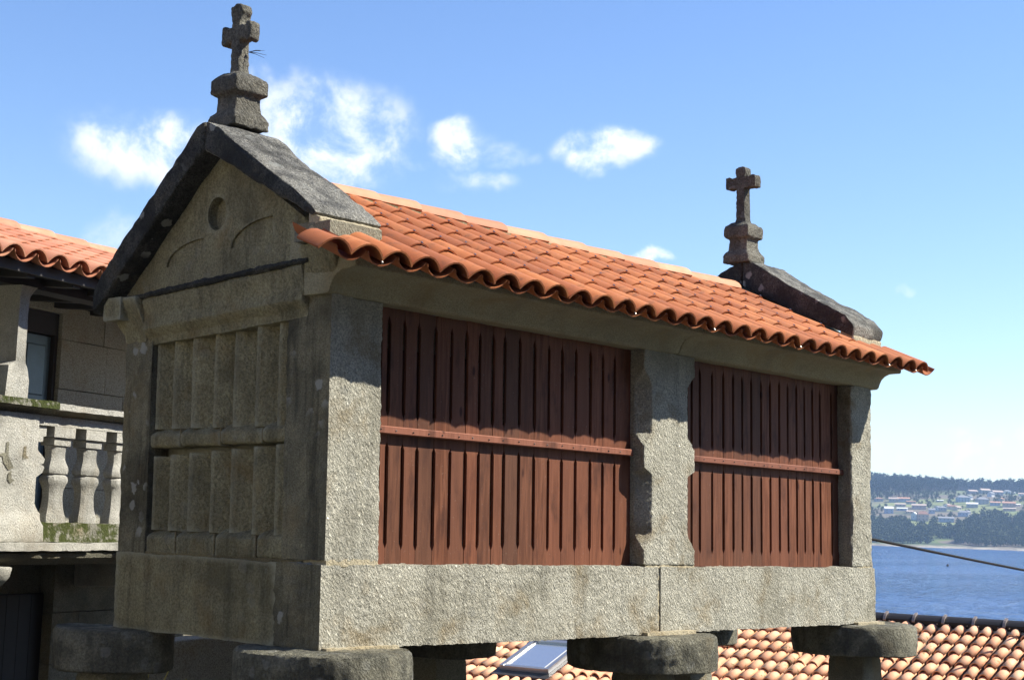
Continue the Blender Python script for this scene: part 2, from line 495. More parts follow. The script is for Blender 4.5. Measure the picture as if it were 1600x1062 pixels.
def rough(bm, seg=0.03, amp=0.006, bevel=0.012, big=0.006, freq=22.0, bevseg=2, seed=0.0):
    """worn stone: bevelled, cut small and pushed in and out by noise"""
    if bevel:
        es = [e for e in bm.edges if len(e.link_faces) == 2 and e.calc_face_angle(0) > 0.5]
        bmesh.ops.bevel(bm, geom=es, offset=bevel, segments=bevseg, profile=0.5, affect='EDGES', clamp_overlap=True)
    ng = [f for f in bm.faces if len(f.verts) > 4]
    if ng: bmesh.ops.triangulate(bm, faces=ng)
    for _ in range(9):
        es = [e for e in bm.edges if e.calc_length() > seg * 1.45]
        if not es or len(bm.verts) > 70000: break
        bmesh.ops.subdivide_edges(bm, edges=es, cuts=1, use_grid_fill=True)
    ng = [f for f in bm.faces if len(f.verts) > 4]
    if ng: bmesh.ops.triangulate(bm, faces=ng)
    bm.normal_update()
    so = Vector((seed * 3.1, seed * 1.7, seed * 5.3))
    mv = []
    for v in bm.verts:
        p = v.co + so
        k = amp * noise.fractal(p * freq, 0.9, 2.1, 3) + big * noise.noise(p * 3.3)
        mv.append(v.normal * k)
    for v, k in zip(bm.verts, mv): v.co += k
    return bm

def tube_into(bm, pts, r, n=8, cap=True):
    pts = [Vector(p) for p in pts]
    rings = []
    for i, p in enumerate(pts):
        d = (pts[min(i + 1, len(pts) - 1)] - pts[max(i - 1, 0)]).normalized()
        a = d.orthogonal().normalized() if i == 0 else (a_prev - d * a_prev.dot(d)).normalized()
        a_prev = a
        c = d.cross(a)
        rr = r[i] if isinstance(r, (list, tuple)) else r
        rings.append([bm.verts.new(p + (a * math.cos(2 * math.pi * k / n) + c * math.sin(2 * math.pi * k / n)) * rr) for k in range(n)])
    for A, B in zip(rings[:-1], rings[1:]):
        for k in range(n):
            bm.faces.new((A[k], A[(k + 1) % n], B[(k + 1) % n], B[k]))
    if cap:
        bm.faces.new(rings[0][::-1]); bm.faces.new(rings[-1])

# ---------------------------------------------------------------- terrain
VD = Vector((math.sin(math.radians(63)), math.cos(math.radians(63)), 0))
VR = Vector((VD.y, -VD.x, 0))
SEA = -7.23
PROF = [(-4000, 60), (-600, 14), (-60, 1.5), (-12, -1.45), (13, -1.5), (16, -1.9), (21, -4.3), (34, -5.2), (48, -6.6), (62, -8.6), (120, -12), (1570, -12), (1632, SEA - .5), (1650, SEA + 2.0),
        (1760, 9), (1900, 27), (2100, 52), (2300, 69), (2550, 80), (4000, 90)]
def prof(a):
    for (a0, h0), (a1, h1) in zip(PROF[:-1], PROF[1:]):
        if a <= a1:
            k = min(max((a - a0) / (a1 - a0), 0), 1)
            return h0 + (h1 - h0) * k
    return PROF[-1][1]
def height(x, y):
    q = Vector((x - CAM.x, y - CAM.y, 0))
    a, l = q.dot(VD), q.dot(VR)
    if a > 1500:
        dd = q.length
        wob_ = 14 * noise.noise(Vector((l * 0.004, 3.3, 0))) + 7 * noise.noise(Vector((l * 0.015, 8.1, 0)))
        h_ = prof(dd + wob_)
        if h_ > SEA + 2:
            h_ += (h_ - SEA) * 0.12 * noise.noise(Vector((l * 0.004, a * 0.004, 5)))
        return h_
    if a > 14:
        return prof(a)
    return prof(a)

def sheet(name, a_list, l_list, mat):
    bm = bmesh.new()
    rows = []
    for a in a_list:
        r = []
        for l in l_list:
            p = CAM + VD * a + VR * l
            r.append(bm.verts.new((p.x, p.y, height(p.x, p.y))))
        rows.append(r)
    for A, B in zip(rows[:-1], rows[1:]):
        for i in range(len(A) - 1):
            bm.faces.new((A[i], A[i + 1], B[i + 1], B[i]))
    o = obj(name, bm, mat)
    return tag(o, kind='structure')

la = [-4000, -2500, -1500, -800, -400, -200, -120, -80, -60, -40, -25, -15, -8, -3, 0, 3, 8, 15, 25, 40, 60, 80, 120, 200, 400, 800, 1500, 2500, 4000]
sheet('ground', [-4000, -2000, -1000, -600, -300, -150, -60, -30, -12, -5, 0, 5, 9, 13, 16, 18, 21, 27, 34, 48, 62, 120, 400, 1000, 1498], la, M['ground'])
ll = [-4000, -2500, -1500] + [-1000 + 25 * i for i in range(81)] + [1500, 2500, 4000]
sheet('hills', [1502, 1560] + [1600 + 16 * i for i in range(70)] + [2900, 3400, 4000, 5000], ll, M['hill'])
bm = bmesh.new()
vs = [bm.verts.new(CAM + VD * a + VR * l) for a, l in ((44, -4200), (44, 4200), (1760, 4200), (1760, -4200))]
for v in vs: v.co.z = SEA
bm.faces.new(vs)
bmesh.ops.subdivide_edges(bm, edges=bm.edges, cuts=6, use_grid_fill=True)
tag(obj('sea', bm, M['water']), kind='structure')

# the yard under and round the granary
yard = obj('yard_paving', box(-14, 9.0, -12, 8.0, -5.2, -1.42), M['paving'])
tag(yard, kind='structure')

# ================================================================ the granary
gr = empty('stone_granary', (0, 0, 0))
tag(gr, 'raised stone granary with red-brown slatted sides, orange tiled roof and two crosses', 'granary')

# base beams
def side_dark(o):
    # faces on the gable side take darker stone: shade put into colour, plus lichen
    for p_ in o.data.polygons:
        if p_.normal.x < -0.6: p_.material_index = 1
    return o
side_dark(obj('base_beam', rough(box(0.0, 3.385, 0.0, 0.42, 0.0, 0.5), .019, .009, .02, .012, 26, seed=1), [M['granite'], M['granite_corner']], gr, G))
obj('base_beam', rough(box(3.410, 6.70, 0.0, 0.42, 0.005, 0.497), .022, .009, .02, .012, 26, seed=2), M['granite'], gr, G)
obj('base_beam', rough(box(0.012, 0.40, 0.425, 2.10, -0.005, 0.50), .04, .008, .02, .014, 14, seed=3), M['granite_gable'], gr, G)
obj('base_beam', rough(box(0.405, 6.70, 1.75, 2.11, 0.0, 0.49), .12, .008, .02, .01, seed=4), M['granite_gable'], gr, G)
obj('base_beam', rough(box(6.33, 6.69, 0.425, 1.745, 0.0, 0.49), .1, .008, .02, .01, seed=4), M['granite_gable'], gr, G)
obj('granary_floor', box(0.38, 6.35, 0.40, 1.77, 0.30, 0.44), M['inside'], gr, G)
# mortar joints in the base and under the posts
obj('mortar_joint', rough(box(3.378, 3.417, 0.012, 0.30, 0.0, 0.498), .02, .004, .004, .004, 30), M['mortar'], gr, G)
obj('mortar_joint', rough(box(0.045, 0.47, 0.004, 0.30, 0.490, 0.532), .02, .007, .006, .006, 30), M['mortar'], gr, G)
obj('mortar_joint', rough(box(3.23, 3.86, 0.010, 0.30, 0.490, 0.520), .02, .006, .006, .004, 30), M['mortar'], gr, G)
obj('mortar_joint', rough(box(6.32, 6.67, 0.008, 0.30, 0.490, 0.518), .02, .006, .006, .004, 30), M['mortar'], gr, G)

# posts
def post_rings(x0, x1, y0, y1, stations):
    """stations: (z, cut left, cut right): chamfered front edges that swell out to full width at the stops"""
    R_ = []
    for z, cl, cr in stations:
        R_.append([(x0 + cl, y0, z), (x1 - cr, y0, z), (x1, y0 + cr * .95, z), (x1, y1, z), (x0, y1, z), (x0, y0 + cl * .95, z)])
    return R_
side_dark(obj('stone_post', rough(box(0.032, 0.462, 0.004, 0.40, 0.525, 2.125), .019, .008, .02, .012, 26, seed=5), [M['granite'], M['granite_corner']], gr, G))
e = .004; c = .100
mid = [(.515, e, e), (.62, e, e), (.74, c, c), (1.185, c, c), (1.235, e, e), (1.395, e, e), (1.50, c, c), (1.88, c, c), (1.98, e, e), (2.125, e, e)]
obj('stone_post', rough(loft(post_rings(3.20, 3.862, 0.004, 0.36, mid)), .017, .005, .005, .001, 30, seed=6), M['granite'], gr, G)
far = [(.512, e, e), (.6, .01, .01), (.9, .02, .01), (1.3, .012, .02), (1.7, .02, .01), (2.125, e, e)]
obj('stone_post', rough(loft(post_rings(6.305, 6.672, 0.004, 0.36, far)), .024, .010, .014, .010, 18, seed=7), M['granite'], gr, G)
obj('stone_post', rough(box(0.025, 0.40, 1.80, 2.105, 0.505, 2.10), .035, .008, .02, .012, 20, seed=8), M['granite_corner'], gr, G)
for x0, x1 in ((3.25, 3.8), (6.31, 6.67)):
    obj('stone_post', rough(box(x0, x1, 1.80, 2.105, 0.495, 2.12), .12, .008, .02, .01, seed=9), M['granite_gable'], gr, G)
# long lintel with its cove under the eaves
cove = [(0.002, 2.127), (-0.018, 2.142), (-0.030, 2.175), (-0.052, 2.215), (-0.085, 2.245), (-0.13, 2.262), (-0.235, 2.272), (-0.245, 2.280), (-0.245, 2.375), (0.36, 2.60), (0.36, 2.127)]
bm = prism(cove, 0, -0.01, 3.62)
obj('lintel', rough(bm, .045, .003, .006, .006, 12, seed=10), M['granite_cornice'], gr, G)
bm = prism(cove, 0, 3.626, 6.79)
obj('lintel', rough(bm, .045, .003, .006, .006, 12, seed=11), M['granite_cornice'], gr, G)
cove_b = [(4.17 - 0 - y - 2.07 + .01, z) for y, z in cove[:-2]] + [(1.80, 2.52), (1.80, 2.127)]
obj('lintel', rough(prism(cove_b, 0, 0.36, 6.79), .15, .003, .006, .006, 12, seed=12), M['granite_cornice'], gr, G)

# gable side: lintel with cove, flaring corner stones
def gz(y):           # the gable mouldings fall a little towards the back
    return 0.02 - 0.062 * y
gcove = [(0.03, 0.0), (0.028, 0.05), (0.0, 0.075), (-0.03, 0.11), (-0.010, 0.17), (-0.020, 0.235), (-0.036, 0.28), (-0.040, 0.305), (-0.025, 0.328), (0.02, 0.345), (0.36, 0.345), (0.36, 0.0)]
def gable_piece(y0, y1, z0, pts=gcove, dy=0.0):
    n = max(2, int((y1 - y0) / .2))
    R_ = []
    for i in range(n + 1):
        y = y0 + (y1 - y0) * i / n
        R_.append([(x, y, z0 + z + gz(y)) for x, z in pts])
    return loft(R_)
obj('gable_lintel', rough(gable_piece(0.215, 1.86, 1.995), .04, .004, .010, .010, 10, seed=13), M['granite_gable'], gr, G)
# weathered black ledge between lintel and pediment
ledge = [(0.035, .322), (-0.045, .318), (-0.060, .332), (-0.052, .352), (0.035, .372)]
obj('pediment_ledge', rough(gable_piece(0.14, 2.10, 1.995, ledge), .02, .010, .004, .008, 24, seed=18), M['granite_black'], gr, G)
# near corner: quarter round bracket and block above
def corner(y0, y1, sgn, z0):
    R_ = []
    prof_ = [(0.0, 0.0, 0.02), (0.05, 0.010, 0.01), (0.09, 0.045, 0.0), (0.15, 0.08, -0.02), (0.21, 0.10, -0.05), (0.27, 0.118, -0.08), (0.305, 0.12, -0.085)]
    for dz, out_, fx in prof_:
        if sgn < 0: ya, yb = y0 - out_, y1
        else: ya, yb = y0, y1 + out_
        R_.append([(fx, ya, z0 + dz), (0.34, ya, z0 + dz), (0.34, yb, z0 + dz), (fx, yb, z0 + dz)])
    return loft(R_)
obj('corner_bracket', rough(corner(0.0, 0.205, -1, 2.128), .03, .004, .012, .008, 12, seed=14), M['granite_gable'], gr, G)
obj('corner_bracket', rough(corner(1.868, 2.10, 1, 1.93), .035, .004, .012, .008, 12, seed=15), M['granite_gable'], gr, G)
obj('corner_block', rough(box(-0.125, 0.30, -0.14, 0.185, 2.436, 2.545), .03, .004, .010, .006, 12, seed=16), M['granite_low'], gr, G)
obj('corner_block', rough(box(-0.095, 0.30, 2.02, 2.22, 2.08, 2.235), .03, .004, .010, .006, 12, seed=17), M['granite_gable'], gr, G)

# gable infill of upright stone slats between mouldings
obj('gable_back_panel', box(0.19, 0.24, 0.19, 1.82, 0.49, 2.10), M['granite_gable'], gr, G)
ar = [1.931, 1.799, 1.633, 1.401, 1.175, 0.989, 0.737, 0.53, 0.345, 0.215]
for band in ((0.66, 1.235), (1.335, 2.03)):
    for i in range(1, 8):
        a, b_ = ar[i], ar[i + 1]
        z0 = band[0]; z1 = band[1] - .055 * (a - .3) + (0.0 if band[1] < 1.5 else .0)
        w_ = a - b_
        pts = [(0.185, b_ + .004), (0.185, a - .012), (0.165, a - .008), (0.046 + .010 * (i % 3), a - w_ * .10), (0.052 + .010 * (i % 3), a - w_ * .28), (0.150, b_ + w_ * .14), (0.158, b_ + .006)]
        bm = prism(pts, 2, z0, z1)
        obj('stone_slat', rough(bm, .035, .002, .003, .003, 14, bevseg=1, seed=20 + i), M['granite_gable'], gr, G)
def mould(z0, z1, cuts, nm, sd):
    for i, (ya, yb) in enumerate(cuts):
        k = gz((ya + yb) / 2) * .35
        pts = [(0.16, z0 + k), (0.052, z0 + .004 + k), (0.036, z0 + .02 + k), (0.034, z1 - .03 + k), (0.05, z1 - .012 + k), (0.16, z1 + k + .05)]
        obj(nm, rough(prism(pts, 1, ya, yb), .03, .003, .004, .003, 14, bevseg=1, seed=sd + i), M['granite_gable'], gr, G)
cuts = [(0.212, 0.62), (0.632, 1.04), (1.052, 1.465), (1.477, 1.80)]
mould(1.235, 1.345, cuts, 'middle_moulding', 40)
mould(0.515, 0.67, [(0.212, 0.645), (0.657, 1.06), (1.072, 1.47), (1.482, 1.80)], 'sill_moulding', 50)
for y in (0.626, 1.046, 1.471):
    obj('mortar_joint', rough(box(0.040, 0.15, y - .005, y + .005, 1.24, 1.335), .03, .001, 0, .001), M['mortar_dark'], gr, G)
for y in (0.651, 1.066, 1.476):
    obj('mortar_joint', rough(box(0.030, 0.15, y - .005, y + .005, 0.52, 0.655), .03, .001, 0, .001), M['mortar_dark'], gr, G)
obj('mortar_joint', rough(box(0.030, 0.15, 0.22, 1.80, 0.496, 0.518), .04, .004, 0, .004), M['mortar_dark'], gr, G)
# far gable (hidden side) closed with plain slabs
obj('gable_back_panel', box(6.44, 6.50, 0.36, 1.80, 0.49, 2.5), M['granite_gable'], gr, G)

# pediment with round eye and two carved hollows
def pediment(x0, x1):
    pts = [(-0.05, 2.42), (0.98, 3.08), (1.10, 3.13), (1.22, 3.07), (2.14, 2.26), (2.14, 2.20), (0.1, 2.33)]
    return prism(pts, 0, x0, x1)
ped = obj('pediment', pediment(0.03, 0.36), M['granite_gable'], gr)
def cutter(bm):
    o = obj('cutter', bm, M['granite_gable']); return o
def boolean(target, cutters):
    for c_ in cutters:
        md = target.modifiers.new('b', 'BOOLEAN'); md.object = c_; md.operation = 'DIFFERENCE'; md.solver = 'EXACT'
    dg = bpy.context.evaluated_depsgraph_get()
    me = D.meshes.new_from_object(target.evaluated_get(dg))
    target.modifiers.clear()
    old = target.data; target.data = me; D.meshes.remove(old)
    for c_ in cutters:
        md_ = c_.data; D.objects.remove(c_); D.meshes.remove(md_)
cs = []
n = 28
eye = [(1.150 + .098 * math.cos(2 * math.pi * k / n), 2.745 + .112 * math.sin(2 * math.pi * k / n)) for k in range(n)]
cs.append(cutter(prism(eye, 0, -0.1, 0.10)))
q1 = [(1.285, 2.43), (1.285, 2.595)] + [(1.285 + .40 * math.sin(k * math.pi / 16), 2.595 - .165 * (1 - math.cos(k * math.pi / 16)) * 1.0) for k in range(1, 9)]
cs.append(cutter(prism(q1, 0, -0.1, 0.046)))
q2 = [(0.575, 2.487), (0.575, 2.672)] + [(0.575 + .42 * math.sin(k * math.pi / 16), 2.672 - .175 * (1 - math.cos(k * math.pi / 16))) for k in range(1, 9)]
cs.append(cutter(prism(q2, 0, -0.1, 0.046)))
boolean(ped, cs)
bm = bmesh.new(); bm.from_mesh(ped.data)
bmesh.ops.triangulate(bm, faces=bm.faces)
rough(bm, .04, .003, 0, .006, 12, seed=30)
for v in bm.verts: v.co = G(v.co)
bm.to_mesh(ped.data); bm.free()
for p_ in ped.data.polygons: p_.use_smooth = False
obj('pediment', pediment(6.42, 6.75), M['granite_gable'], gr, G)
# flat plate joining the gable under the near roof slope so the loft is closed
# raking caps
def rake(x0, x1, pts_r, pts_l, sd, mat):
    a = rough(prism(pts_r, 0, x0, x1), .035, .008, .022, .016, 16, seed=sd)
    side_dark(obj('gable_cap', a, [mat, M['granite_black']], gr, G))
    b_ = rough(prism(pts_l, 0, x0, x1), .05, .008, .022, .014, 16, seed=sd + 1)
    obj('gable_cap', b_, M['granite_black'], gr, G)
r_near = [(1.10, 3.335), (0.95, 3.275), (0.80, 3.16), (0.50, 2.965), (0.18, 2.775), (0.02, 2.655), (-0.03, 2.60), (0.02, 2.578), (0.50, 2.83), (1.10, 3.135)]
l_near = [(1.105, 3.335), (1.19, 3.305), (1.30, 3.19), (1.69, 2.87), (2.18, 2.425), (2.30, 2.29), (2.30, 2.13), (2.16, 2.235), (1.30, 2.985), (1.105, 3.13)]
rake(-0.14, 0.41, r_near, l_near, 31, M['granite_cap'])
r_far = [(1.10, 3.345), (0.98, 3.335), (0.80, 3.21), (0.50, 3.035), (0.20, 2.87), (0.0, 2.765), (-0.09, 2.665), (-0.07, 2.555), (0.50, 2.80), (1.10, 3.10)]
l_far = [(1.105, 3.345), (1.35, 3.25), (1.69, 2.92), (2.18, 2.475), (2.30, 2.34), (2.30, 2.13), (2.16, 2.235), (1.30, 2.985), (1.105, 3.13)]
rake(6.21, 6.77, r_far, l_far, 33, M['granite_cap'])
# mortar / stone strip the near cap sits on
obj('mortar_bed', rough(prism([(0.06, 2.47), (-0.02, 2.452), (-0.045, 2.575), (0.06, 2.62)], 0, -0.125, 0.40), .02, .005, .008, .006, 20, seed=35), M['mortar'], gr, G)
obj('mortar_bed', rough(prism([(0.06, 2.50), (-0.07, 2.50), (-0.07, 2.57), (0.06, 2.62)], 0, 6.23, 6.76), .02, .005, .008, .006, 20, seed=36), M['mortar'], gr, G)

# saddle stones, finials and crosses
def sqring(cx, cy, z, s, sy=None):
    sy = sy or s
    return [(cx - s / 2, cy - sy / 2, z), (cx + s / 2, cy - sy / 2, z), (cx + s / 2, cy + sy / 2, z), (cx - s / 2, cy + sy / 2, z)]
def finial(cx, cy, z0, k, sd):
    st = [(0.0, .285), (0.06, .29), (0.085, .27), (0.115, .215), (0.20, .20), (0.218, .205), (0.235, .262), (0.25, .275), (0.325, .275), (0.345, .255), (0.375, .17), (0.385, .12)]
    R_ = [sqring(cx, cy, z0 + h_ * k, s_ * 1.0) for h_, s_ in st]
    return rough(loft(R_), .016, .007, .005, .004, 30, bevseg=1, seed=sd)
obj('finial_pedestal', finial(0.18, 1.15, 3.335, 1.0, 41), M['granite_finial'], gr, G)
obj('finial_pedestal', finial(6.32, 1.15, 3.335, 1.04, 42), M['granite_finial'], gr, G)
def cross(cx, cy, z0, zc, z1, L, T, flare, sd):
    """latin cross standing in the gable plane, its ends swelling like buds"""
    h = T / 2
    def arm(sg):
        return [(sg * h, zc + sg * 0), ]
    w2 = L / 2
    o_ = []
    o_ += [(-h * 1.5, z0), (h * 1.5, z0), (h * 1.05, z0 + .05), (h * .95, zc - h * 1.3)]
    o_ += [(w2 * .62, zc - h * 1.15), (w2 * .78, zc - h - flare), (w2, zc - h - flare * .6), (w2 * 1.03, zc), (w2, zc + h + flare * .6), (w2 * .78, zc + h + flare), (w2 * .62, zc + h * 1.1)]
    o_ += [(h * 1.0, zc + h * 1.15), (h * 1.05, z1 - .09), (h + flare * .9, z1 - .055), (h + flare * .5, z1 - .012), (h * .5, z1), (-h * .5, z1 + .006), (-h - flare * .5, z1 - .012), (-h - flare * .9, z1 - .055), (-h * 1.05, z1 - .09), (-h * 1.0, zc + h * 1.15)]
    o_ += [(-w2 * .62, zc + h * 1.1), (-w2 * .78, zc + h + flare), (-w2, zc + h + flare * .6), (-w2 * 1.03, zc), (-w2, zc - h - flare * .6), (-w2 * .78, zc - h - flare), (-w2 * .62, zc - h * 1.15), (-h * .95, zc - h * 1.3), (-h * 1.05, z0 + .05)]
    bm = prism([(cy + y, z) for y, z in o_], 0, cx - T * .55, cx + T * .55)
    return rough(bm, .014, .006, .012, .007, 30, seed=sd)
cr1 = obj('cross', cross(0.175, 1.15, 3.70, 3.995, 4.195, .30, .082, .030, 44), M['granite_finial'], gr, G)
cr2 = obj('cross', cross(6.315, 1.15, 3.72, 4.125, 4.275, .33, .092, .016, 45), M['granite_finial'], gr, G)

# wooden sides
def board(xa, xb, z0, z1, zr, nm='board', sl=.0155, top_slot=True):
    """one plank, narrowed along its edges so that a vent slot stays open on either side"""
    g_ = .0015
    L = xa + g_; R = xb - g_
    j = rnd.uniform(-.012, .012)
    zs = [(z0, 0), (z0 + .10 + j, 0), (z0 + .135 + j, 1), (zr - .105 + j, 1), (zr - .070 + j, 0), (zr + .09 + j, 0), (zr + .125 + j, 1), (z1 - .165 + j, 1), (z1 - .115 + j, 0), (z1, 0)]
    left = [(L + sl * k, z) for z, k in zs]
    right = [(R - sl * k, z) for z, k in zs]
    pts = right + left[::-1]
    y = 0.132 + rnd.uniform(0, .005)
    cx = (xa + xb) / 2
    bm = prism([(x - cx, z) for x, z in pts], 1, y, y + .024)
    c0 = G((cx, 0, 0))
    for v in bm.verts:
        q = G((v.co.x + cx, v.co.y, v.co.z)); v.co = q - c0
    o = obj(nm, bm, M['wood'], gr, None, smooth=False)
    o.location = c0
    return o
e1 = [0.455, 0.572, 0.648, 0.789, 0.92, 1.074, 1.229, 1.377, 1.508, 1.646, 1.762, 1.919, 2.08, 2.238, 2.388, 2.543, 2.712, 2.859, 3.002, 3.215]
e2 = [3.855, 3.931, 4.004, 4.12, 4.293, 4.455, 4.596, 4.732, 4.873, 5.021, 5.163, 5.308, 5.444, 5.589, 5.721, 5.859, 5.986, 6.183, 6.312]
for es_ in (e1, e2):
    for a, b_ in zip(es_[:-1], es_[1:]):
        board(a, b_, .497, 2.19, 1.34)
for xa, xb in ((.464, 3.165), (3.866, 6.30)):
    bm = box(-(xb - xa) / 2, (xb - xa) / 2, .082, .131, 1.318, 1.368)
    es_ = [e_ for e_ in bm.edges if abs((e_.verts[0].co - e_.verts[1].co).x) > 1]
    bmesh.ops.bevel(bm, geom=es_, offset=.006, segments=1, affect='EDGES')
    cx = (xa + xb) / 2; c0 = G((cx, 0, 0))
    for v in bm.verts: v.co = G((v.co.x + cx, v.co.y, v.co.z)) - c0
    o = obj('rail', bm, M['wood_rail'], gr, None, smooth=False); o.location = c0
    nb = bmesh.new()
    x = xa + .08
    while x < xb - .05:
        tube_into(nb, [G((x, .0815, 1.343 + rnd.uniform(-.006, .006))) - c0, G((x, .0790, 1.343)) - c0], .0055, 6)
        x += rnd.uniform(.12, .17)
    obj('nail_head', nb, M['wood_dark'], o, None, smooth=False)
for z in (.62, 2.08):
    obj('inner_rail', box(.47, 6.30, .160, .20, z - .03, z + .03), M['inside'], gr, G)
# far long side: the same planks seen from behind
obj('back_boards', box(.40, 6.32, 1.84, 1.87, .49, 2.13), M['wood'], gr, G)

# ---------------------------------------------------------------- roof tiles
def cover_mesh(L=.43, w0=.262, w1=.250, h0=.078, h1=.072, th=.010, n=10, lift=.013, flip=False, ex=1.75):
    bm = bmesh.new()
    rings = []
    for y, w_, h_, lf in ((0, w0, h0, lift), (L, w1, h1, 0)):
        for inner in (0, 1):
            r = []
            for k in range(n + 1):
                a = math.pi * k / n
                rr = 1.0
                cx = -math.cos(a) * (w_ / 2 - inner * th)
                s_ = math.sin(a) ** ex if 0 < k < n else 0
                cz = s_ * h_ - inner * th
                if flip: cz = (h_ * .9) - s_ * h_ - inner * th
                r.append(bm.verts.new((cx, y, cz + lf)))
            rings.append(r)
    o0, i0, o1, i1 = rings
    for k in range(n):
        bm.faces.new((o0[k], o0[k + 1], o1[k + 1], o1[k]))
        bm.faces.new((i0[k], i1[k], i1[k + 1], i0[k + 1]))
        bm.faces.new((o0[k], i0[k], i0[k + 1], o0[k + 1]))
        bm.faces.new((o1[k], o1[k + 1], i1[k + 1], i1[k]))
    bm.faces.new((o0[0], o1[0], i1[0], i0[0])); bm.faces.new((o0[n], i0[n], i1[n], o1[n]))
    return bm

EY, EZ = -0.46, 2.352
RY, RZ = 1.15, 3.105
sl = math.atan2(RZ - EZ, RY - EY)
slen = math.hypot(RZ - EZ, RY - EY)
NT_ = 30
pitch = (6.875 + .50) / NT_
def roof_pt(x, s_, h_):
    """x along the eave, s up the slope, h above it"""
    return G((x, EY + s_ * math.cos(sl) - h_ * math.sin(sl), EZ - .094 + s_ * math.sin(sl) + h_ * math.cos(sl)))
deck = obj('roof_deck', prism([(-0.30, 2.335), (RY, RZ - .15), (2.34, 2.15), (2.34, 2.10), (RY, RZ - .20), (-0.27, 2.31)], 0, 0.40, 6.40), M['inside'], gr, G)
nrow = 5
exp_ = slen / nrow - .004
cov_src = pan_src = None
hooks = bmesh.new()
for i in range(NT_ + 1):
    x = -0.50 + pitch * i
    for r_ in range(nrow):
        xmid = x
        cut = .5 if x < -.2 else 1.0
        if r_ > 0 and (xmid < 0.36 or xmid > 6.30): continue
        # trough tile
        s0 = r_ * exp_
        lf = .42 if r_ < nrow - 1 else .37
        if True:
            lx = x
            if not (r_ > 0 and (lx < 0.40)) and i > 0:
                p_ = roof_pt(lx, s0 + .012, -.004 + rnd.uniform(-.002, .002))
                rot = (sl, 0, rnd.uniform(-.012, .012))
                if pan_src is None:
                    pan_src = obj('pan_tile', cover_mesh(w0=.235, w1=.242, h0=.068, h1=.068, flip=True, lift=.010, ex=1.35), M['tile'], deck)
                    pan_src.location = p_; pan_src.rotation_euler = rot
                else:
                    inst(pan_src, p_, rot, deck, (1, cut, 1))
        if i < NT_:
            cx = x + pitch / 2
            if r_ > 0 and cx > 6.22: continue
            p_ = roof_pt(cx, s0 + rnd.uniform(-.007, .007), .022 + rnd.uniform(-.003, .003))
            rot = (sl - .006, 0, rnd.uniform(-.014, .014))
            if cov_src is None:
                cov_src = obj('cover_tile', cover_mesh(), M['tile'], deck)
                cov_src.location = p_; cov_src.rotation_euler = rot; cov_src.scale = (1, cut, 1)
            else:
                inst(cov_src, p_, rot, deck, (1, cut, 1))
            if r_ > 0:
                q = roof_pt(cx, s0 - .002, .116)
                tube_into(hooks, [q - Vector((0, .004, .0)), q + Vector((0, .012, .010))], .0042, 5)
            elif i > 1 and rnd.random() < .12:
                q = roof_pt(cx - pitch / 2, s0 - .002, .02)
                tube_into(hooks, [q - Vector((0, .006, .006)), q + Vector((0, .004, .008))], .007, 6)
hk = obj('tile_hooks', hooks, M['hook'], deck, None)
hk['kind'] = 'stuff'
# tiles of the slope that faces away, too hidden to tell apart
sl2 = math.atan2(RZ - 2.19, 2.37 - RY)
bm = bmesh.new()
L2 = math.hypot(RZ - 2.19, 2.37 - RY)
tmp = cover_mesh(n=5); tm = D.meshes.new('tmp'); tmp.to_mesh(tm); tmp.free()
for i in range(NT_):
    for r_ in range(4):
        x = -0.50 + pitch * (i + .5)
        if x < 0 or r_ > 0 and (x < .5 or x > 6.2): continue
        s0 = r_ * (L2 / 4.1)
        c_ = Vector((x, 2.37 - s0 * math.cos(sl2), 2.15 + s0 * math.sin(sl2)))
        mt = Matrix.Translation(G(c_)) @ Matrix.Rotation(math.pi, 4, 'Z') @ Matrix.Rotation(sl2, 4, 'X')
        nb = len(bm.verts)
        bm.from_mesh(tm)
        bm.verts.ensure_lookup_table()
        bmesh.ops.transform(bm, matrix=mt, verts=bm.verts[nb:])
o = obj('back_slope_tiles', bm, M['tile'], deck); o['kind'] = 'stuff'
# ridge
obj('ridge_mortar', rough(prism([(RY - .17, RZ - .13), (RY + .15, RZ - .16), (RY + .10, RZ - .05), (RY, RZ - .01), (RY - .10, RZ - .03), (RY - .158, RZ - .07)], 0, 0.36, 6.24), .04, .010, 0, .004, 20, seed=60), M['mortar_dark'], gr, G)
rs = None
xs = [0.36, 0.85, 1.33, 1.75, 2.23, 2.70, 3.20, 3.71, 4.21, 4.71, 5.20, 5.72, 6.0]
for a, b_ in zip(xs[:-1], xs[1:]):
    L = b_ - a + .05
    if rs is None or abs(L - .54) > .15:
        bm = cover_mesh(L=L, w0=.30, w1=.33, h0=.082, h1=.094, lift=0, th=.014, ex=1.1)
        for v in bm.verts: v.co.y, v.co.x = v.co.x, v.co.y
        o = obj('ridge_tile', bm, M['tile_ridge'], deck)
        if rs is None: rs = o
    else:
        o = inst(rs, (0, 0, 0), None, deck)
        o.scale = (L / .54, 1, 1)
    o.location = G((a - .02, RY, RZ - .060 + rnd.uniform(-.004, .004)))
    o.rotation_euler = (rnd.uniform(-.02, .02), -.012, rnd.uniform(-.008, .008))

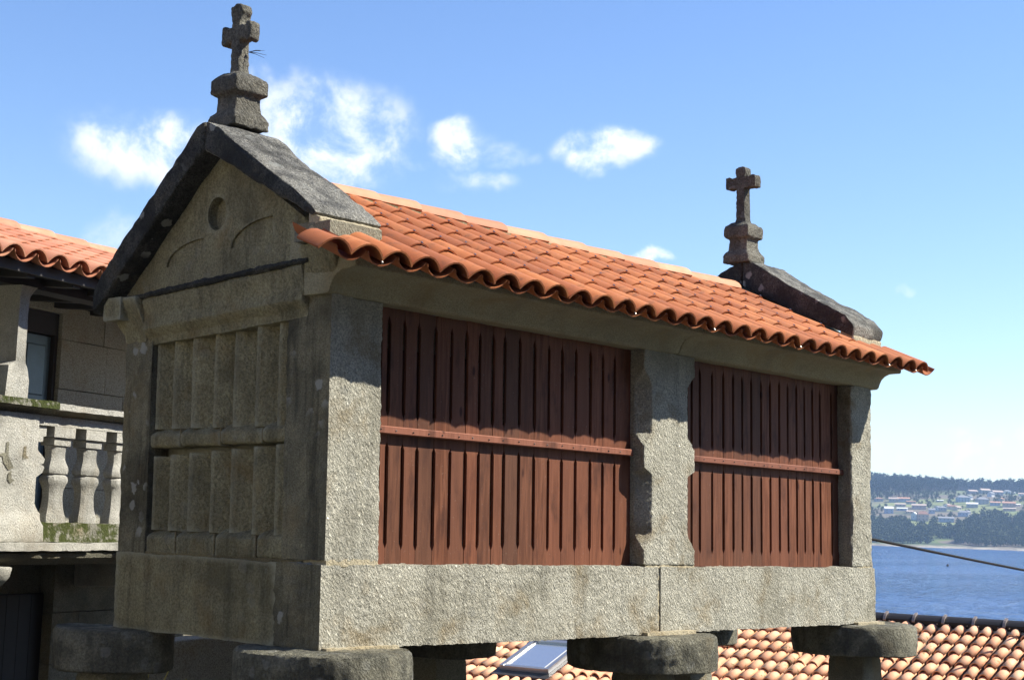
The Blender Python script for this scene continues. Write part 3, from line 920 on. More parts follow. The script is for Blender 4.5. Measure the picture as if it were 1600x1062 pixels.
# ---------------------------------------------------------------- stone feet (discs on posts)
def disc(cx, cy, r, th, sd, seg=.03):
    bm = bmesh.new()
    n = 40
    rr = random.Random(sd)
    ph = rr.uniform(0, 6)
    R_ = []
    for dz, k in ((-th, .93), (-th * .95, .985), (-th * .6, 1.0), (-th * .25, 1.0), (-th * .06, .985), (-.0, .95)):
        R_.append([(cx + r * k * math.cos(2 * math.pi * i / n) * (1 + .035 * math.sin(3 * i * 2 * math.pi / n + ph)), cy + r * k * math.sin(2 * math.pi * i / n) * (1 + .035 * math.cos(2 * i * 2 * math.pi / n + ph)), -.004 + dz) for i in range(n)])
    return rough(loft(R_), seg, .007, 0, .011, 16, seed=sd)
for i, (cx, cy, r, th, sg) in enumerate([(0.20, 0.17, .545, .26, .022), (3.42, 0.17, .56, .265, .024), (6.62, 0.17, .56, .27, .03), (0.01, 2.08, .40, .28, .03), (3.0, 1.95, .5, .28, .08), (6.5, 1.95, .5, .3, .08)]):
    obj('foot_disc', disc(cx, cy, r, th, 70 + i, sg), M['granite_disc'], gr, G)
    R_ = []
    for z, s_ in ((-.255, .33), (-.34, .36), (-.9, .40), (-1.43, .46)):
        R_.append(sqring(cx, cy, z, s_))
    obj('foot_post', rough(loft(R_), .06, .006, .03, .012, 12, seed=80 + i), M['granite_low'], gr, G)
obj('mortar_bed', rough(box(0.02, 0.62, -0.045, 0.2, -.012, .012), .02, .006, .006, .006, 20, seed=90), M['mortar'], gr, G)
obj('mortar_bed', rough(box(3.18, 3.80, -0.05, 0.2, -.012, .018), .02, .006, .006, .006, 20, seed=91), M['mortar'], gr, G)
obj('mortar_bed', rough(box(6.32, 6.80, -0.04, 0.2, -.012, .016), .02, .006, .006, .006, 20, seed=92), M['mortar'], gr, G)
# a dry sprig caught on the near cross
bm = bmesh.new()
c0 = G((0.20, 1.09, 3.87))
for k in range(5):
    d_ = Vector((rnd.uniform(.3, 1), rnd.uniform(-.8, -.2), rnd.uniform(-.35, .5))).normalized()
    tube_into(bm, [c0, c0 + d_ * .05, c0 + d_ * rnd.uniform(.07, .12) + Vector((0, 0, -.01))], [.003, .002, .001], 4)
tag(obj('dry_sprig', bm, M['bark']), 'thin dry brown sprig sticking out from the nearer stone cross', 'twig')

# ================================================================ house with balcony on the left
ho = empty('granite_house', Hs((1.0, 1.3, -2.6)))
tag(ho, 'granite house with stone balcony, painted shutters and salmon tiled roof at the left edge', 'house')
HM = Matrix.Translation(ho.location).inverted()
def HX(p):
    return Hs(p) - ho.location
def hobj(nm, bm, mat, parent=None, **k):
    return obj(nm, bm, mat, ho if parent is None else parent, HX, **k)
def hbox(nm, s0, s1, d0, d1, z0, z1, mat, seg=None, seed=0.0, parent=None, amp=.004, bev=.012):
    bm = box(s0, s1, d0, d1, z0, z1)
    if seg: rough(bm, seg, amp, bev, amp, 18, seed=seed)
    return hobj(nm, bm, M[mat], parent, smooth=bool(seg))

# facade of the upper floor, built as ashlar blocks round the doorway
wall = hobj('wall', box(-3.2, 7.5, 1.46, 1.80, -2.65, 1.62), M['granite_house'])
def ashlar(s0, s1, z0, z1, d, mat, rows, lens, sd, hole=None, par=wall):
    r_ = random.Random(sd)
    zc = z0
    k = 0
    while zc < z1 - .05:
        hh = min(rows[k % len(rows)], z1 - zc)
        if z1 - zc - hh < .12: hh = z1 - zc
        s = s0 - r_.uniform(0, .2) * (k % 2)
        s = s0
        first = True
        while s < s1 - .01:
            ln = r_.choice(lens) * (0.6 if first and k % 2 else 1.0); first = False
            e_ = min(s + ln, s1)
            if s1 - e_ < .18: e_ = s1
            bits = [(s, e_)]
            if hole:
                h0, h1, hz0, hz1 = hole
                if zc + hh > hz0 + .02 and zc < hz1 - .02:
                    bits = []
                    if s < h0: bits.append((s, min(e_, h0)))
                    if e_ > h1: bits.append((max(s, h1), e_))
            for a, b_ in bits:
                if b_ - a < .04: continue
                bm = box(a + .004, b_ - .004, d + r_.uniform(-.006, .006), d + .16, zc + .004, zc + hh - .004)
                rough(bm, .14, .003, .012, .004, 9, bevseg=1, seed=sd + s + zc)
                hobj('stone_block', bm, M[mat], par)
            s = e_
        zc += hh; k += 1
ashlar(-1.2, 3.6, -0.60, 1.56, 1.30, 'granite_house', [.46, .5, .42], [.9, 1.25, .7], 3, hole=(0.42, 1.385, -0.7, 1.475))
hbox('door_lintel', 0.30, 1.50, 1.285, 1.46, 1.482, 1.60, 'granite_house', .1)
# balcony door: frame and two leaves of glossy paint
hobj('door_recess', box(0.42, 1.385, 1.455, 1.459, -0.6, 1.475), M['wood_dark'], smooth=False)
fr = bmesh.new()
for a, b_, c_, d_ in ((0.42, 0.47, -.6, 1.475), (1.345, 1.385, -.6, 1.475), (0.47, 1.345, 1.27, 1.475)):
    box_into(fr, a, b_, 1.34, 1.44, c_, d_)
hobj('door_frame', fr, M['wood_dark'], smooth=False)
for a, b_ in ((0.475, 0.905), (0.945, 1.34)):
    leaf = hobj('door_leaf', box(a, b_, 1.385, 1.425, -.59, 1.255), M['teal'], smooth=False)
    for z0, z1 in ((-.50, .02), (.10, .62), (.70, 1.17)):
        bm = box(a + .07, b_ - .07, 1.372, 1.386, z0, z1)
        bmesh.ops.bevel(bm, geom=bm.edges[:], offset=.010, segments=1, affect='EDGES')
        hobj('panel', bm, M['teal'], leaf, smooth=False)
    bm = box(a + .012, a + .030, 1.36, 1.386, -.59, 1.255)
    hobj('edge_strip', bm, M['teal'], leaf, smooth=False)

# balcony: slab, mossy kerb, balusters, hand rail
hbox('balcony_slab', -3.0, 0.20, -.17, 1.30, -.665, -.605, 'granite_pale', .05, 1, bev=.014, amp=.006)
hbox('balcony_slab', 0.207, 3.4, -.16, 1.30, -.660, -.602, 'granite_pale', .05, 2, bev=.014, amp=.006)
bm = prism([(-.11, -.668), (-.135, -.69), (-.12, -.72), (-.05, -.745), (.0, -.78), (1.30, -.78), (1.30, -.668)], 0, -3.0, 3.4)
hobj('slab_moulding', rough(bm, .06, .006, 0, .006, 14, seed=5), M['granite_low'])
hbox('balcony_kerb', -.27, 3.4, .0, .24, -.602, -.447, 'granite_mossy', .03, 3, amp=.008)
hbox('balcony_kerb', -3.0, -.93, .0, .24, -.602, -.447, 'granite_pale', .06, 3)
# corner pedestal
bm = loft([[( -.925 - k, -.012 - k * .3, z), (-.33 + k, -.012 - k * .3, z), (-.33 + k, .29, z), (-.925 - k, .29, z)] for z, k in ((-.602, .10), (-.47, .09), (-.42, .05), (-.36, .0), (.405, .0))])
ped_ = hobj('pedestal', rough(bm, .028, .003, .012, .004, 16, seed=6), M['granite_pale'])
# carved mark on the pedestal: thin dark plates painted as shade in the cuts
for pts in ([(-.70, .16), (-.672, .17), (-.668, .06), (-.625, .0), (-.60, -.03), (-.66, -.05), (-.715, .0), (-.735, .05), (-.80, .06), (-.70, .085)],
            [(-.50, .14), (-.475, .145), (-.473, .075), (-.44, .055), (-.51, .04)],
            [(-.655, -.075), (-.625, -.055), (-.62, -.115), (-.585, -.125), (-.63, -.155), (-.665, -.125)]):
    hobj('carved_mark_shade', prism(pts, 1, -.0165, -.008), M['granite_low'], ped_, smooth=False)
# balusters: square in section with bellied sides
def baluster(s, half=None):
    st = [(-.447, .118), (-.38, .118), (-.355, .108), (-.29, .094), (-.18, .084), (-.11, .088), (-.055, .104), (-.030, .116), (.0, .120), (.030, .114), (.045, .098), (.058, .095), (.065, .112), (.10, .120), (.135, .114), (.165, .100), (.215, .086), (.27, .084), (.325, .090), (.352, .095)]
    K = .62 / .80
    R_ = []
    for z, w_ in st:
        z = -.447 + (z + .447) * K
        n = 16
        r = []
        for k in range(n):
            a = 2 * math.pi * (k + .5) / n
            c_, s_ = math.cos(a), math.sin(a)
            q = (abs(c_) ** 5 + abs(s_) ** 5) ** (-1 / 5)
            r.append((s + w_ * q * c_, .100 + w_ * q * s_ * .62, z))
        R_.append(r)
    b_ = hobj('baluster', rough(loft(R_), .05, .002, 0, .002, 20, seed=s), M['granite_pale'], ang=30)
    for z0, z1, w_ in ((.175, .235, .100), (.240, .325, .128)):
        hobj('baluster_block', rough(box(s - w_, s + w_, .100 - w_ * .7, .100 + w_ * .7, z0, z1), .05, .002, .008, .002, 20, seed=s), M['granite_pale'], b_)
for s in (-.24, .0, .392, .79, 1.18, 1.57, 1.96, -1.1, -1.5, -1.9, -2.3, -2.7):
    if s == -.24: continue
    baluster(s)
# the half baluster against the pedestal
bm = loft([[(-.335, .03, z), (-.335 + w_, .03, z), (-.335 + w_, .21, z), (-.335, .21, z)] for z, w_ in ((-.447, .13), (-.38, .12), (-.33, .07), (-.26, .03), (-.17, .02), (-.09, .05), (-.05, .12), (-.01, .135), (.005, .12), (.012, .08), (.02, .12), (.055, .135), (.085, .10), (.12, .05), (.16, .035), (.19, .04), (.195, .10), (.235, .10), (.24, .135), (.325, .135))])
hobj('half_baluster', rough(bm, .04, .002, 0, .002, 20, seed=9), M['granite_pale'])
hbox('rail_band', -.325, 3.4, .01, .25, .327, .405, 'granite_pale', .05, 4, amp=.003)
hbox('rail_band', -3.0, -.93, .01, .25, .327, .405, 'granite_pale', .06, 4, amp=.003)
bm = prism([(.02, .408), (-.015, .44), (-.05, .452), (.30, .452), (.26, .408)], 0, -3.0, 3.4)
hobj('rail_moulding', rough(bm, .07, .002, 0, .003, 14, seed=7), M['granite_low'])
hbox('hand_rail', -3.0, -.205, -.095, .33, .455, .512, 'granite_mossy', .04, 5, amp=.006)
hbox('hand_rail', -.20, 1.4, -.085, .33, .453, .502, 'granite_pale', .04, 6, amp=.006)
hbox('hand_rail', 1.405, 3.4, -.085, .33, .453, .502, 'granite_pale', .08, 6, amp=.006)
# column carrying the eaves
def octring(cs, cd, z, w_, ch=.25):
    h_ = w_ / 2; c_ = w_ * ch
    return [(cs - h_ + c_, cd - h_, z), (cs + h_ - c_, cd - h_, z), (cs + h_, cd - h_ + c_, z), (cs + h_, cd + h_ - c_, z), (cs + h_ - c_, cd + h_, z), (cs - h_ + c_, cd + h_, z), (cs - h_, cd + h_ - c_, z), (cs - h_, cd - h_ + c_, z)]
def colring(z, a, b_, c_, d_):
    return [(a, c_, z), (b_, c_, z), (b_, d_, z), (a, d_, z)]
R_ = [colring(.512, -.77, -.515, -.03, .30), colring(.66, -.76, -.515, -.03, .30), colring(.76, -.73, -.525, -.01, .30), colring(.80, -.645, -.54, .0, .30),
      colring(1.24, -.645, -.54, .0, .30), colring(1.32, -.65, -.535, -.005, .30), colring(1.36, -.66, -.515, -.02, .31), colring(1.395, -.675, -.495, -.04, .32)]
hobj('column', rough(loft(R_), .025, .003, 0, .004, 18, seed=8), M['granite_pale'])
# timber of the eaves
hobj('eave_beam', box(-3.2, 4.2, .03, .23, 1.398, 1.50), M['wood_dark'], smooth=False)
hobj('fascia', box(-3.2, 4.2, -.30, -.265, 1.44, 1.52), M['wood_dark'], smooth=False)
hobj('soffit', prism([(-.265, 1.47), (1.46, 1.60), (1.46, 1.63), (-.265, 1.50)], 0, -3.2, 4.2), M['wood_dark'], smooth=False)
for k in range(14):
    s = -3.0 + .53 * k
    hobj('rafter', prism([(-.262, 1.415), (1.46, 1.53), (1.46, 1.598), (-.262, 1.468)], 0, s, s + .09), M['wood_dark'], smooth=False)
# roof
H_EY, H_EZ, H_RY, H_RZ = -.40, 1.505, 1.80, 2.20
hsl = math.atan2(H_RZ - H_EZ, H_RY - H_EY); hlen = math.hypot(H_RZ - H_EZ, H_RY - H_EY)
roof = hobj('roof', prism([(H_EY + .12, H_EZ - .0), (H_RY, H_RZ - .05), (4.0, 1.55), (4.0, 1.50), (H_RY, H_RZ - .12), (H_EY + .14, H_EZ - .03)], 0, -3.0, 4.4), M['inside'], smooth=False)
hyaw = math.atan2(HU.y, HU.x)
hrot = Euler((hsl, 0, 0)).to_matrix().to_4x4()
hrot = (Matrix.Rotation(hyaw, 4, 'Z') @ hrot)
def h_tile(src, s, k, h_):
    p = HX((s, H_EY + k * math.cos(hsl) - h_ * math.sin(hsl), H_EZ + k * math.sin(hsl) + h_ * math.cos(hsl)))
    o = inst(src, p, (hrot @ Matrix.Rotation(rnd.uniform(-.015, .015), 4, 'Z')).to_euler(), roof)
    return o
csrc = obj('cover_tile', cover_mesh(L=.46, w0=.262, w1=.25, h0=.082, h1=.076), M['tile_house'], roof)
psrc = obj('pan_tile', cover_mesh(L=.46, w0=.235, w1=.242, h0=.075, h1=.075, flip=True, lift=.010, ex=1.35), M['tile_house'], roof)
hp_ = .25
for i in range(27):
    s = -2.45 + hp_ * i
    for k in range(6):
        q = k * (hlen / 6 - .003)
        h_tile(csrc, s, q, .022)
        h_tile(psrc, s + hp_ / 2, q + .01, -.005)
D.objects.remove(csrc); D.objects.remove(psrc)
rsrc = None
for i in range(14):
    s = -2.9 + .5 * i
    if rsrc is None:
        bm = cover_mesh(L=.54, w0=.26, w1=.29, h0=.085, h1=.10, lift=0, th=.014, ex=1.1)
        for v in bm.verts: v.co.y, v.co.x = v.co.x, v.co.y
        rsrc = obj('ridge_tile', bm, M['tile_house'], roof); o = rsrc
    else:
        o = inst(rsrc, (0, 0, 0), None, roof)
    o.location = HX((s, H_RY, H_RZ + .045)); o.rotation_euler = (rnd.uniform(-.02, .02), -.01, hyaw + rnd.uniform(-.01, .01))
# lower floor: ashlar, doorway, corbel
ashlar(-1.2, 3.6, -2.60, -0.79, .90, 'granite_low', [.42, .48, .45, .44], [.8, 1.0, .65], 11, hole=(0.1, 1.04, -2.7, -1.07))
hobj('wall_core', box(-3.2, 3.4, 1.06, 1.30, -2.65, -.79), M['granite_low'], smooth=False)
dr = hobj('lower_door', box(.10, 1.04, 1.02, 1.055, -2.6, -1.08), M['wood_dark'], smooth=False)
for k in range(6):
    hobj('plank', box(.105 + k * .156, .255 + k * .156, 1.004, 1.021, -2.59, -1.09), M['wood_dark'], dr, smooth=False)
def corbel(s):
    pts = [(-.10, -.79), (.90, -.79), (.90, -1.02), (.30, -1.0), (.12, -.985), (.0, -.94), (-.07, -.87)]
    hobj('corbel', rough(prism(pts, 0, s, s + .24), .05, .004, .015, .005, 16, seed=s), M['granite_pale'])
for s in (-.86, 1.3, -2.6): corbel(s)

# ================================================================ things glimpsed under the granary
wl = empty('scroll_wall', (1.2, 3.1, -1.42))
tag(wl, 'low pale stone wall with a curved scroll end seen under the granary', 'wall')
bm = prism([(-1.15, .0), (-1.15, .80), (-.72, .86), (-.50, .96), (-.38, 1.08), (-.24, 1.17), (.0, 1.225), (.28, 1.235), (.75, 1.235), (1.9, 1.235), (1.9, .0)], 1, -.13, .13)
obj('wall_slab', rough(bm, .04, .004, .012, .006, 12, seed=3), M['granite_house'], wl, None)
pl = empty('potted_plant', (.55, 2.55, -1.42))
tag(pl, 'plant with pointed yellow leaves whose tips show below the granary', 'plant')
bm = bmesh.new()
tube_into(bm, [(0, 0, 0), (0, 0, .03), (0, 0, .30), (0, 0, .31)], [.13, .15, .19, .17], 16)
obj('pot', bm, M['tile_old'], pl, None)
for k in range(16):
    a = k * 2.4; L = rnd.uniform(.75, 1.0); o_ = rnd.uniform(.10, .42)
    bm = bmesh.new()
    prev = None
    for j in range(6):
        f_ = j / 5
        p = Vector((math.cos(a) * o_ * f_ ** 1.5, math.sin(a) * o_ * f_ ** 1.5, .28 + L * f_ * .8))
        wd = .028 * (1 - f_) ** .6 + .002
        t_ = Vector((-math.sin(a), math.cos(a), 0)) * wd
        cur = (bm.verts.new(p - t_), bm.verts.new(p + Vector((math.cos(a), math.sin(a), 0)) * -.008), bm.verts.new(p + t_))
        if prev:
            bm.faces.new((prev[0], prev[1], cur[1], cur[0])); bm.faces.new((prev[1], prev[2], cur[2], cur[1]))
        prev = cur
    obj('leaf', bm, M['leaf_yellow'], pl, None)

# ================================================================ lower house with old tiled roof
AZ = math.radians(83); TH = math.radians(21)
UPH = Vector((math.sin(AZ), math.cos(AZ), 0)); RG = Vector((-math.cos(AZ), math.sin(AZ), 0))
U3 = (UPH * math.cos(TH) + Vector((0, 0, math.sin(TH)))).normalized()
LN = RG.cross(U3); LN = LN if LN.z > 0 else -LN
RP = Vector((15.2219, 3.4647, -0.3607))
lh = empty('lower_house', (RP.x - 2, RP.y + 2, -4.6))
tag(lh, 'lower house roofed with old pink barrel tiles, a skylight and a black ridge gutter', 'house')
def LX(r, s, h_=0.0):
    return RP + RG * r + U3 * s + LN * h_ - lh.location
R0, R1, S0 = -4.0, 10.2, -4.7
bm = bmesh.new()
def quad(bm, *ps):
    bm.faces.new([bm.verts.new(p) for p in ps])
TH0 = -.075
vs = [LX(R0, S0, TH0), LX(R1, S0, TH0), LX(R1, 0, TH0), LX(R0, 0, TH0)]
dn = Vector((0, 0, -.12))
A = [bm.verts.new(p) for p in vs]; B = [bm.verts.new(p + dn) for p in vs]
bm.faces.new(A); bm.faces.new(B[::-1])
for i in range(4): bm.faces.new((A[i], B[i], B[(i + 1) % 4], A[(i + 1) % 4]))
lroof = obj('roof', bm, M['mortar_dark'], lh, None, smooth=False)
# walls
def wallbox(a, b_, hz0, hz1, th, nm='wall'):
    dd = (b_ - a).normalized(); nn = Vector((-dd.y, dd.x, 0)) * th / 2
    bm = bmesh.new()
    A = [bm.verts.new(Vector((p.x, p.y, hz0(p)))) for p in (a - nn, b_ - nn, b_ + nn, a + nn)]
    B = [bm.verts.new(Vector((p.x, p.y, hz1(p)))) for p in (a - nn, b_ - nn, b_ + nn, a + nn)]
    bm.faces.new(A[::-1]); bm.faces.new(B)
    for i in range(4): bm.faces.new((A[i], A[(i + 1) % 4], B[(i + 1) % 4], B[i]))
    return obj(nm, bm, M['plaster'], lh, None, smooth=False)
def topz(p):
    q = p + lh.location - RP
    s_ = (q.x * UPH.x + q.y * UPH.y) / math.cos(TH)
    return (RP.z + s_ * math.sin(TH)) - lh.location.z - .24
gz0 = lambda p: -2.5
c1 = [LX(R0 + .3, S0 + .4), LX(R1 - .3, S0 + .4), LX(R1 - .3, -.15), LX(R0 + .3, -.15)]
for i in range(4):
    wallbox(c1[i], c1[(i + 1) % 4], gz0, topz, .3)
# tiles
rot_t = Matrix((RG * -1, U3, LN)).transposed() if True else None
X_, Y_, Z_ = -RG, U3, LN
if X_.cross(Y_).dot(Z_) < 0: X_ = RG
rot_t = Matrix((X_, Y_, Z_)).transposed()
tmc = cover_mesh(L=.41, w0=.152, w1=.132, h0=.080, h1=.064, th=.014, n=6, lift=.030, ex=1.0)
for f in tmc.faces: f.smooth = True
for e_ in tmc.edges:
    e_.smooth = not (len(e_.link_faces) == 2 and e_.calc_face_angle(0) > .9)
tmesh = D.meshes.new('cover_tile'); tmc.to_mesh(tmesh); tmc.free(); tmesh.materials.append(M['tile_old'])
sky_r = (5.02, 5.98); sky_s = (-3.02, -1.92)
places = []
ncol = int((R1 - R0) / .2)
for i in range(ncol):
    r_ = R0 + .09 + .2 * i - .0
    r_ = round((r_ - .11) / .2) * .2 + .11
    for k in range(14):
        s = -.25 - .33 * (k + 1)
        if sky_r[0] - .06 < r_ < sky_r[1] + .06 and sky_s[0] - .30 < s < sky_s[1] + .02: continue
        places.append((r_, s))
def pix(p):
    q = RM.transposed() @ (p - CAM)
    return 800 + F_PX * q.x / -q.z, 531 - F_PX * q.y / -q.z, -q.z
def keyf(pl_):
    p = RP + RG * pl_[0] + U3 * (pl_[1] + .15)
    u, v, d_ = pix(p)
    vis = (650 < u < 1625) and v < 1075 and not (u < 1366 and v < 975)
    if 1245 < u < 1437 and 985 < v < 1040: vis = False
    if 896 < u < 1122 and 1000 < v < 1062: vis = False
    return (0 if vis else 1, d_)
places.sort(key=keyf)
stuffbm = bmesh.new()
for n_, (r_, s) in enumerate(places):
    jr, js, jh = rnd.uniform(-.008, .008), rnd.uniform(-.012, .012), rnd.uniform(-.004, .006)
    R3 = rot_t @ Matrix.Rotation(rnd.uniform(-.035, .035), 3, 'Z') @ Matrix.Rotation(rnd.uniform(-.012, .012), 3, 'X')
    loc = LX(r_ + jr, s + js, -.030 + jh)
    if n_ < 300:
        o = D.objects.new('cover_tile', tmesh); COL.objects.link(o)
        o.parent = lroof; o.location = loc; o.rotation_euler = R3.to_euler()
        o.scale = (rnd.uniform(.95, 1.06), 1, rnd.uniform(.95, 1.05))
    else:
        nb = len(stuffbm.verts)
        stuffbm.from_mesh(tmesh); stuffbm.verts.ensure_lookup_table()
        bmesh.ops.transform(stuffbm, matrix=Matrix.Translation(loc) @ R3.to_4x4(), verts=stuffbm.verts[nb:])
o = obj('more_cover_tiles', stuffbm, M['tile_old'], lroof, None); o['kind'] = 'stuff'
# trough tiles between the covers, the shade there put into their darker colour
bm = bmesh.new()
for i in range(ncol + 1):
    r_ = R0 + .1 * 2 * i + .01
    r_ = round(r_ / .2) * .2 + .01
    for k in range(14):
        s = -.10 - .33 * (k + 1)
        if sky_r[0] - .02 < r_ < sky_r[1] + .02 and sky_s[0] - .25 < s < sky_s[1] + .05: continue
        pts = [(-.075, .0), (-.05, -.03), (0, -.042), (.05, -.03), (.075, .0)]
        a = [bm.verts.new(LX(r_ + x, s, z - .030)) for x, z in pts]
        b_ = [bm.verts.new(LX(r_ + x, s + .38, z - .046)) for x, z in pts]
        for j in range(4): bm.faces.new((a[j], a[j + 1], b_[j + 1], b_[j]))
o = obj('trough_tiles', bm, M['tile_trough_shade'], lroof, None); o['kind'] = 'stuff'
# white mortar fillet under the gutter
bm = bmesh.new()
for i in range(int((R1 - R0) / .1)):
    r_ = R0 + .1 * i
    hh = .012 + .02 * rnd.random()
    c_ = [LX(r_, -.30 - .05 * rnd.random(), -.03), LX(r_ + .1, -.30 - .05 * rnd.random(), -.03), LX(r_ + .1, -.24, hh + .0), LX(r_, -.24, hh)]
    quad(bm, *c_)
obj('mortar_fillet', bm, M['mortar'], lroof, None)
# black gutter along the top with brackets and bolts
bm = bmesh.new()
prof_ = [(-.070, -.07), (-.078, -.02), (-.064, .028), (-.03, .048), (.05, .050), (.07, .04), (.07, -.07)]
A = [bm.verts.new(LX(R0, -.20 + a * 1.3, b_ + .045)) for a, b_ in prof_]; B = [bm.verts.new(LX(R1, -.20 + a * 1.3, b_ + .045)) for a, b_ in prof_]
bm.faces.new(A); bm.faces.new(B[::-1])
for i in range(len(A)): bm.faces.new((A[i], B[i], B[(i + 1) % len(A)], A[(i + 1) % len(A)]))
gut = obj('ridge_gutter', bm, M['black_metal'], lh, None)
for i in range(32):
    r_ = R0 + .02 + .438 * i
    bm = bmesh.new()
    pp = [(-.080, .0), (-.080, .02), (-.05, .060), (-.02, .078), (.05, .080), (.05, .055), (-.03, .053), (-.060, .030), (-.072, .0)]
    A = [bm.verts.new(LX(r_ - .02, -.20 + a * 1.3, b_ + .045)) for a, b_ in pp]; B = [bm.verts.new(LX(r_ + .02, -.20 + a * 1.3, b_ + .045)) for a, b_ in pp]
    bm.faces.new(A); bm.faces.new(B[::-1])
    for j in range(len(A)): bm.faces.new((A[j], B[j], B[(j + 1) % len(A)], A[(j + 1) % len(A)]))
    obj('bracket', bm, M['bracket'], gut, None, smooth=False)
    bm = bmesh.new()
    for dr_ in (-.08, .08):
        c_ = LX(r_ + dr_, -.305, .045)
        tube_into(bm, [c_, c_ - U3 * .012 * 1], .010, 6)
    obj('bolt', bm, M['bracket'], gut, None, smooth=False)
# skylight
sk = bmesh.new()
def lbox(bm, r0, r1, s0, s1, h0, h1):
    c_ = [LX(r, s, h_) for h_ in (h0, h1) for r, s in ((r0, s0), (r1, s0), (r1, s1), (r0, s1))]
    v_ = [bm.verts.new(p) for p in c_]
    for q in ((0, 3, 2, 1), (4, 5, 6, 7), (0, 1, 5, 4), (1, 2, 6, 5), (2, 3, 7, 6), (3, 0, 4, 7)): bm.faces.new([v_[i] for i in q])
lbox(sk, 5.06, 5.13, -2.96, -1.98, -.06, .105); lbox(sk, 5.87, 5.94, -2.96, -1.98, -.06, .105)
lbox(sk, 5.13, 5.87, -2.96, -2.90, -.06, .098); lbox(sk, 5.13, 5.87, -2.06, -1.98, -.06, .115)
skf = obj('skylight', sk, M['zinc'], lh, None, smooth=False)
bm = bmesh.new(); lbox(bm, 5.13, 5.87, -2.90, -2.06, .070, .080)
obj('glass', bm, M['glass'], skf, None, smooth=False)
bm = bmesh.new(); lbox(bm, 5.15, 5.175, -2.90, -2.06, .0805, .092); lbox(bm, 5.825, 5.85, -2.90, -2.06, .0805, .092)
obj('glazing_bar', bm, M['plaster'], skf, None, smooth=False)
bm = bmesh.new(); lbox(bm, 4.98, 6.02, -3.12, -2.965, -.06, .028); lbox(bm, 4.98, 6.02, -1.975, -1.84, -.05, .075); lbox(bm, 4.985, 5.055, -2.96, -1.98, -.05, .03); lbox(bm, 5.945, 6.015, -2.96, -1.98, -.05, .03)
obj('flashing', bm, M['zinc_dark'], skf, None, smooth=False)

# ================================================================ cable across the bay
def at_px(u, v, dist): return CAM + ray(u, v) * dist
# it leaves a hook on the far end wall of the granary and runs to a pole outside the picture
pA = None
for k in range(400):
    q = G((6.80, 1.45, .3 + k * .004)); u_, v_, _d = pix(q)
    if abs(v_ - (838 + (u_ - 1366) * .1966)) < 1.0: pA = q; break
pB = at_px(1905, 838 + (1905 - 1366) * .1966, 30)
pts = [pA + (pB - pA) * (i / 29) - Vector((0, 0, .10)) * (4 * (i / 29) * (1 - i / 29)) * .5 for i in range(30)]
bm = bmesh.new(); tube_into(bm, pts, .016, 8)
tag(obj('cable', bm, M['rubber']), 'thin black cable strung across the view of the bay', 'cable')
bm = bmesh.new(); tube_into(bm, [G((6.66, 1.45, pA.z)), pA], .012, 6)
obj('cable_hook', bm, M['black_metal'], gr, None)
end = pts[-1]
pole = empty('utility_pole', (end.x, end.y, height(end.x, end.y) - .1))
tag(pole, 'wooden utility pole beyond the right edge that carries the black cable', 'pole')
bm = bmesh.new(); hgt = end.z - pole.location.z + .5
tube_into(bm, [(0, 0, 0), (0, 0, hgt)], [.14, .10], 12)
obj('shaft', bm, M['bark'], pole, None)

# ================================================================ unseen houses added to block sky light and bounce sun onto the gable
def added_lane_house(x0, x1, y0, y1, h_, label, front, mat='granite_low'):
    root = empty('added_lane_house', ((x0 + x1) / 2, (y0 + y1) / 2, -1.6))
    tag(root, label, 'house')
    o_ = root.location
    obj('wall', box(x0 - o_.x, x1 - o_.x, y0 - o_.y, y1 - o_.y, -.5, h_), M[mat], root, None, smooth=False)
    w_, d_ = (x1 - x0) / 2 + .4, (y1 - y0) / 2 + .4
    if w_ > d_: bm = prism([(-d_, h_ - .1), (d_, h_ - .1), (0, h_ + 1.5)], 0, -w_, w_)
    else: bm = prism([(-w_, h_ - .1), (w_, h_ - .1), (0, h_ + 1.5)], 1, -d_, d_)
    obj('roof', bm, M['tile_house'], root, None, smooth=False)
    a0, a1 = (x0, x1) if front == 'n' else (y0, y1)
    k = a0 + 1.6
    src_w = None
    while k < a1 - 1.2:
        for z in (1.3, 4.0, 6.7):
            if z + 1.2 > h_: continue
            if front == 'n': loc = (k - o_.x, y1 - o_.y, z); rt_ = (0, 0, 0)
            else: loc = (x1 - o_.x, k - o_.y, z); rt_ = (0, 0, -math.pi / 2)
            fr_ = obj('window', box(-.55, .55, -.04, .06, -.1, 1.3), M['granite_mossy'], root, None, smooth=False)
            fr_.location = loc; fr_.rotation_euler = rt_
            pn = obj('pane', box(-.42, .42, .061, .07, .02, 1.18), M['wood_dark'], fr_, None, smooth=False)
        k += 2.6
added_lane_house(-13, 10.5, -20, -12.6, 10.8, 'added granite house blocking sky light across the lane, behind the photographer and outside the picture', 'n')
added_lane_house(-19, -13.0, -12.4, 12, 8.0, 'added cream limewashed house bouncing sun onto the gable from the left, outside the picture', 'e', 'bounce_wash')

# buoy
def on_sea(u, v):
    d_ = ray(u, v); k = (SEA - CAM.z) / d_.z
    return CAM + d_ * k
bp = on_sea(1481, 884)
bm = bmesh.new(); tube_into(bm, [(0, 0, -.3), (0, 0, .1), (0, 0, .35), (0, 0, .75), (0, 0, .8)], [.35, .45, .40, .12, .05], 12)
o = obj('buoy', bm, M['buoy']); o.location = bp
tag(o, 'small dark buoy floating alone on the blue bay', 'buoy')

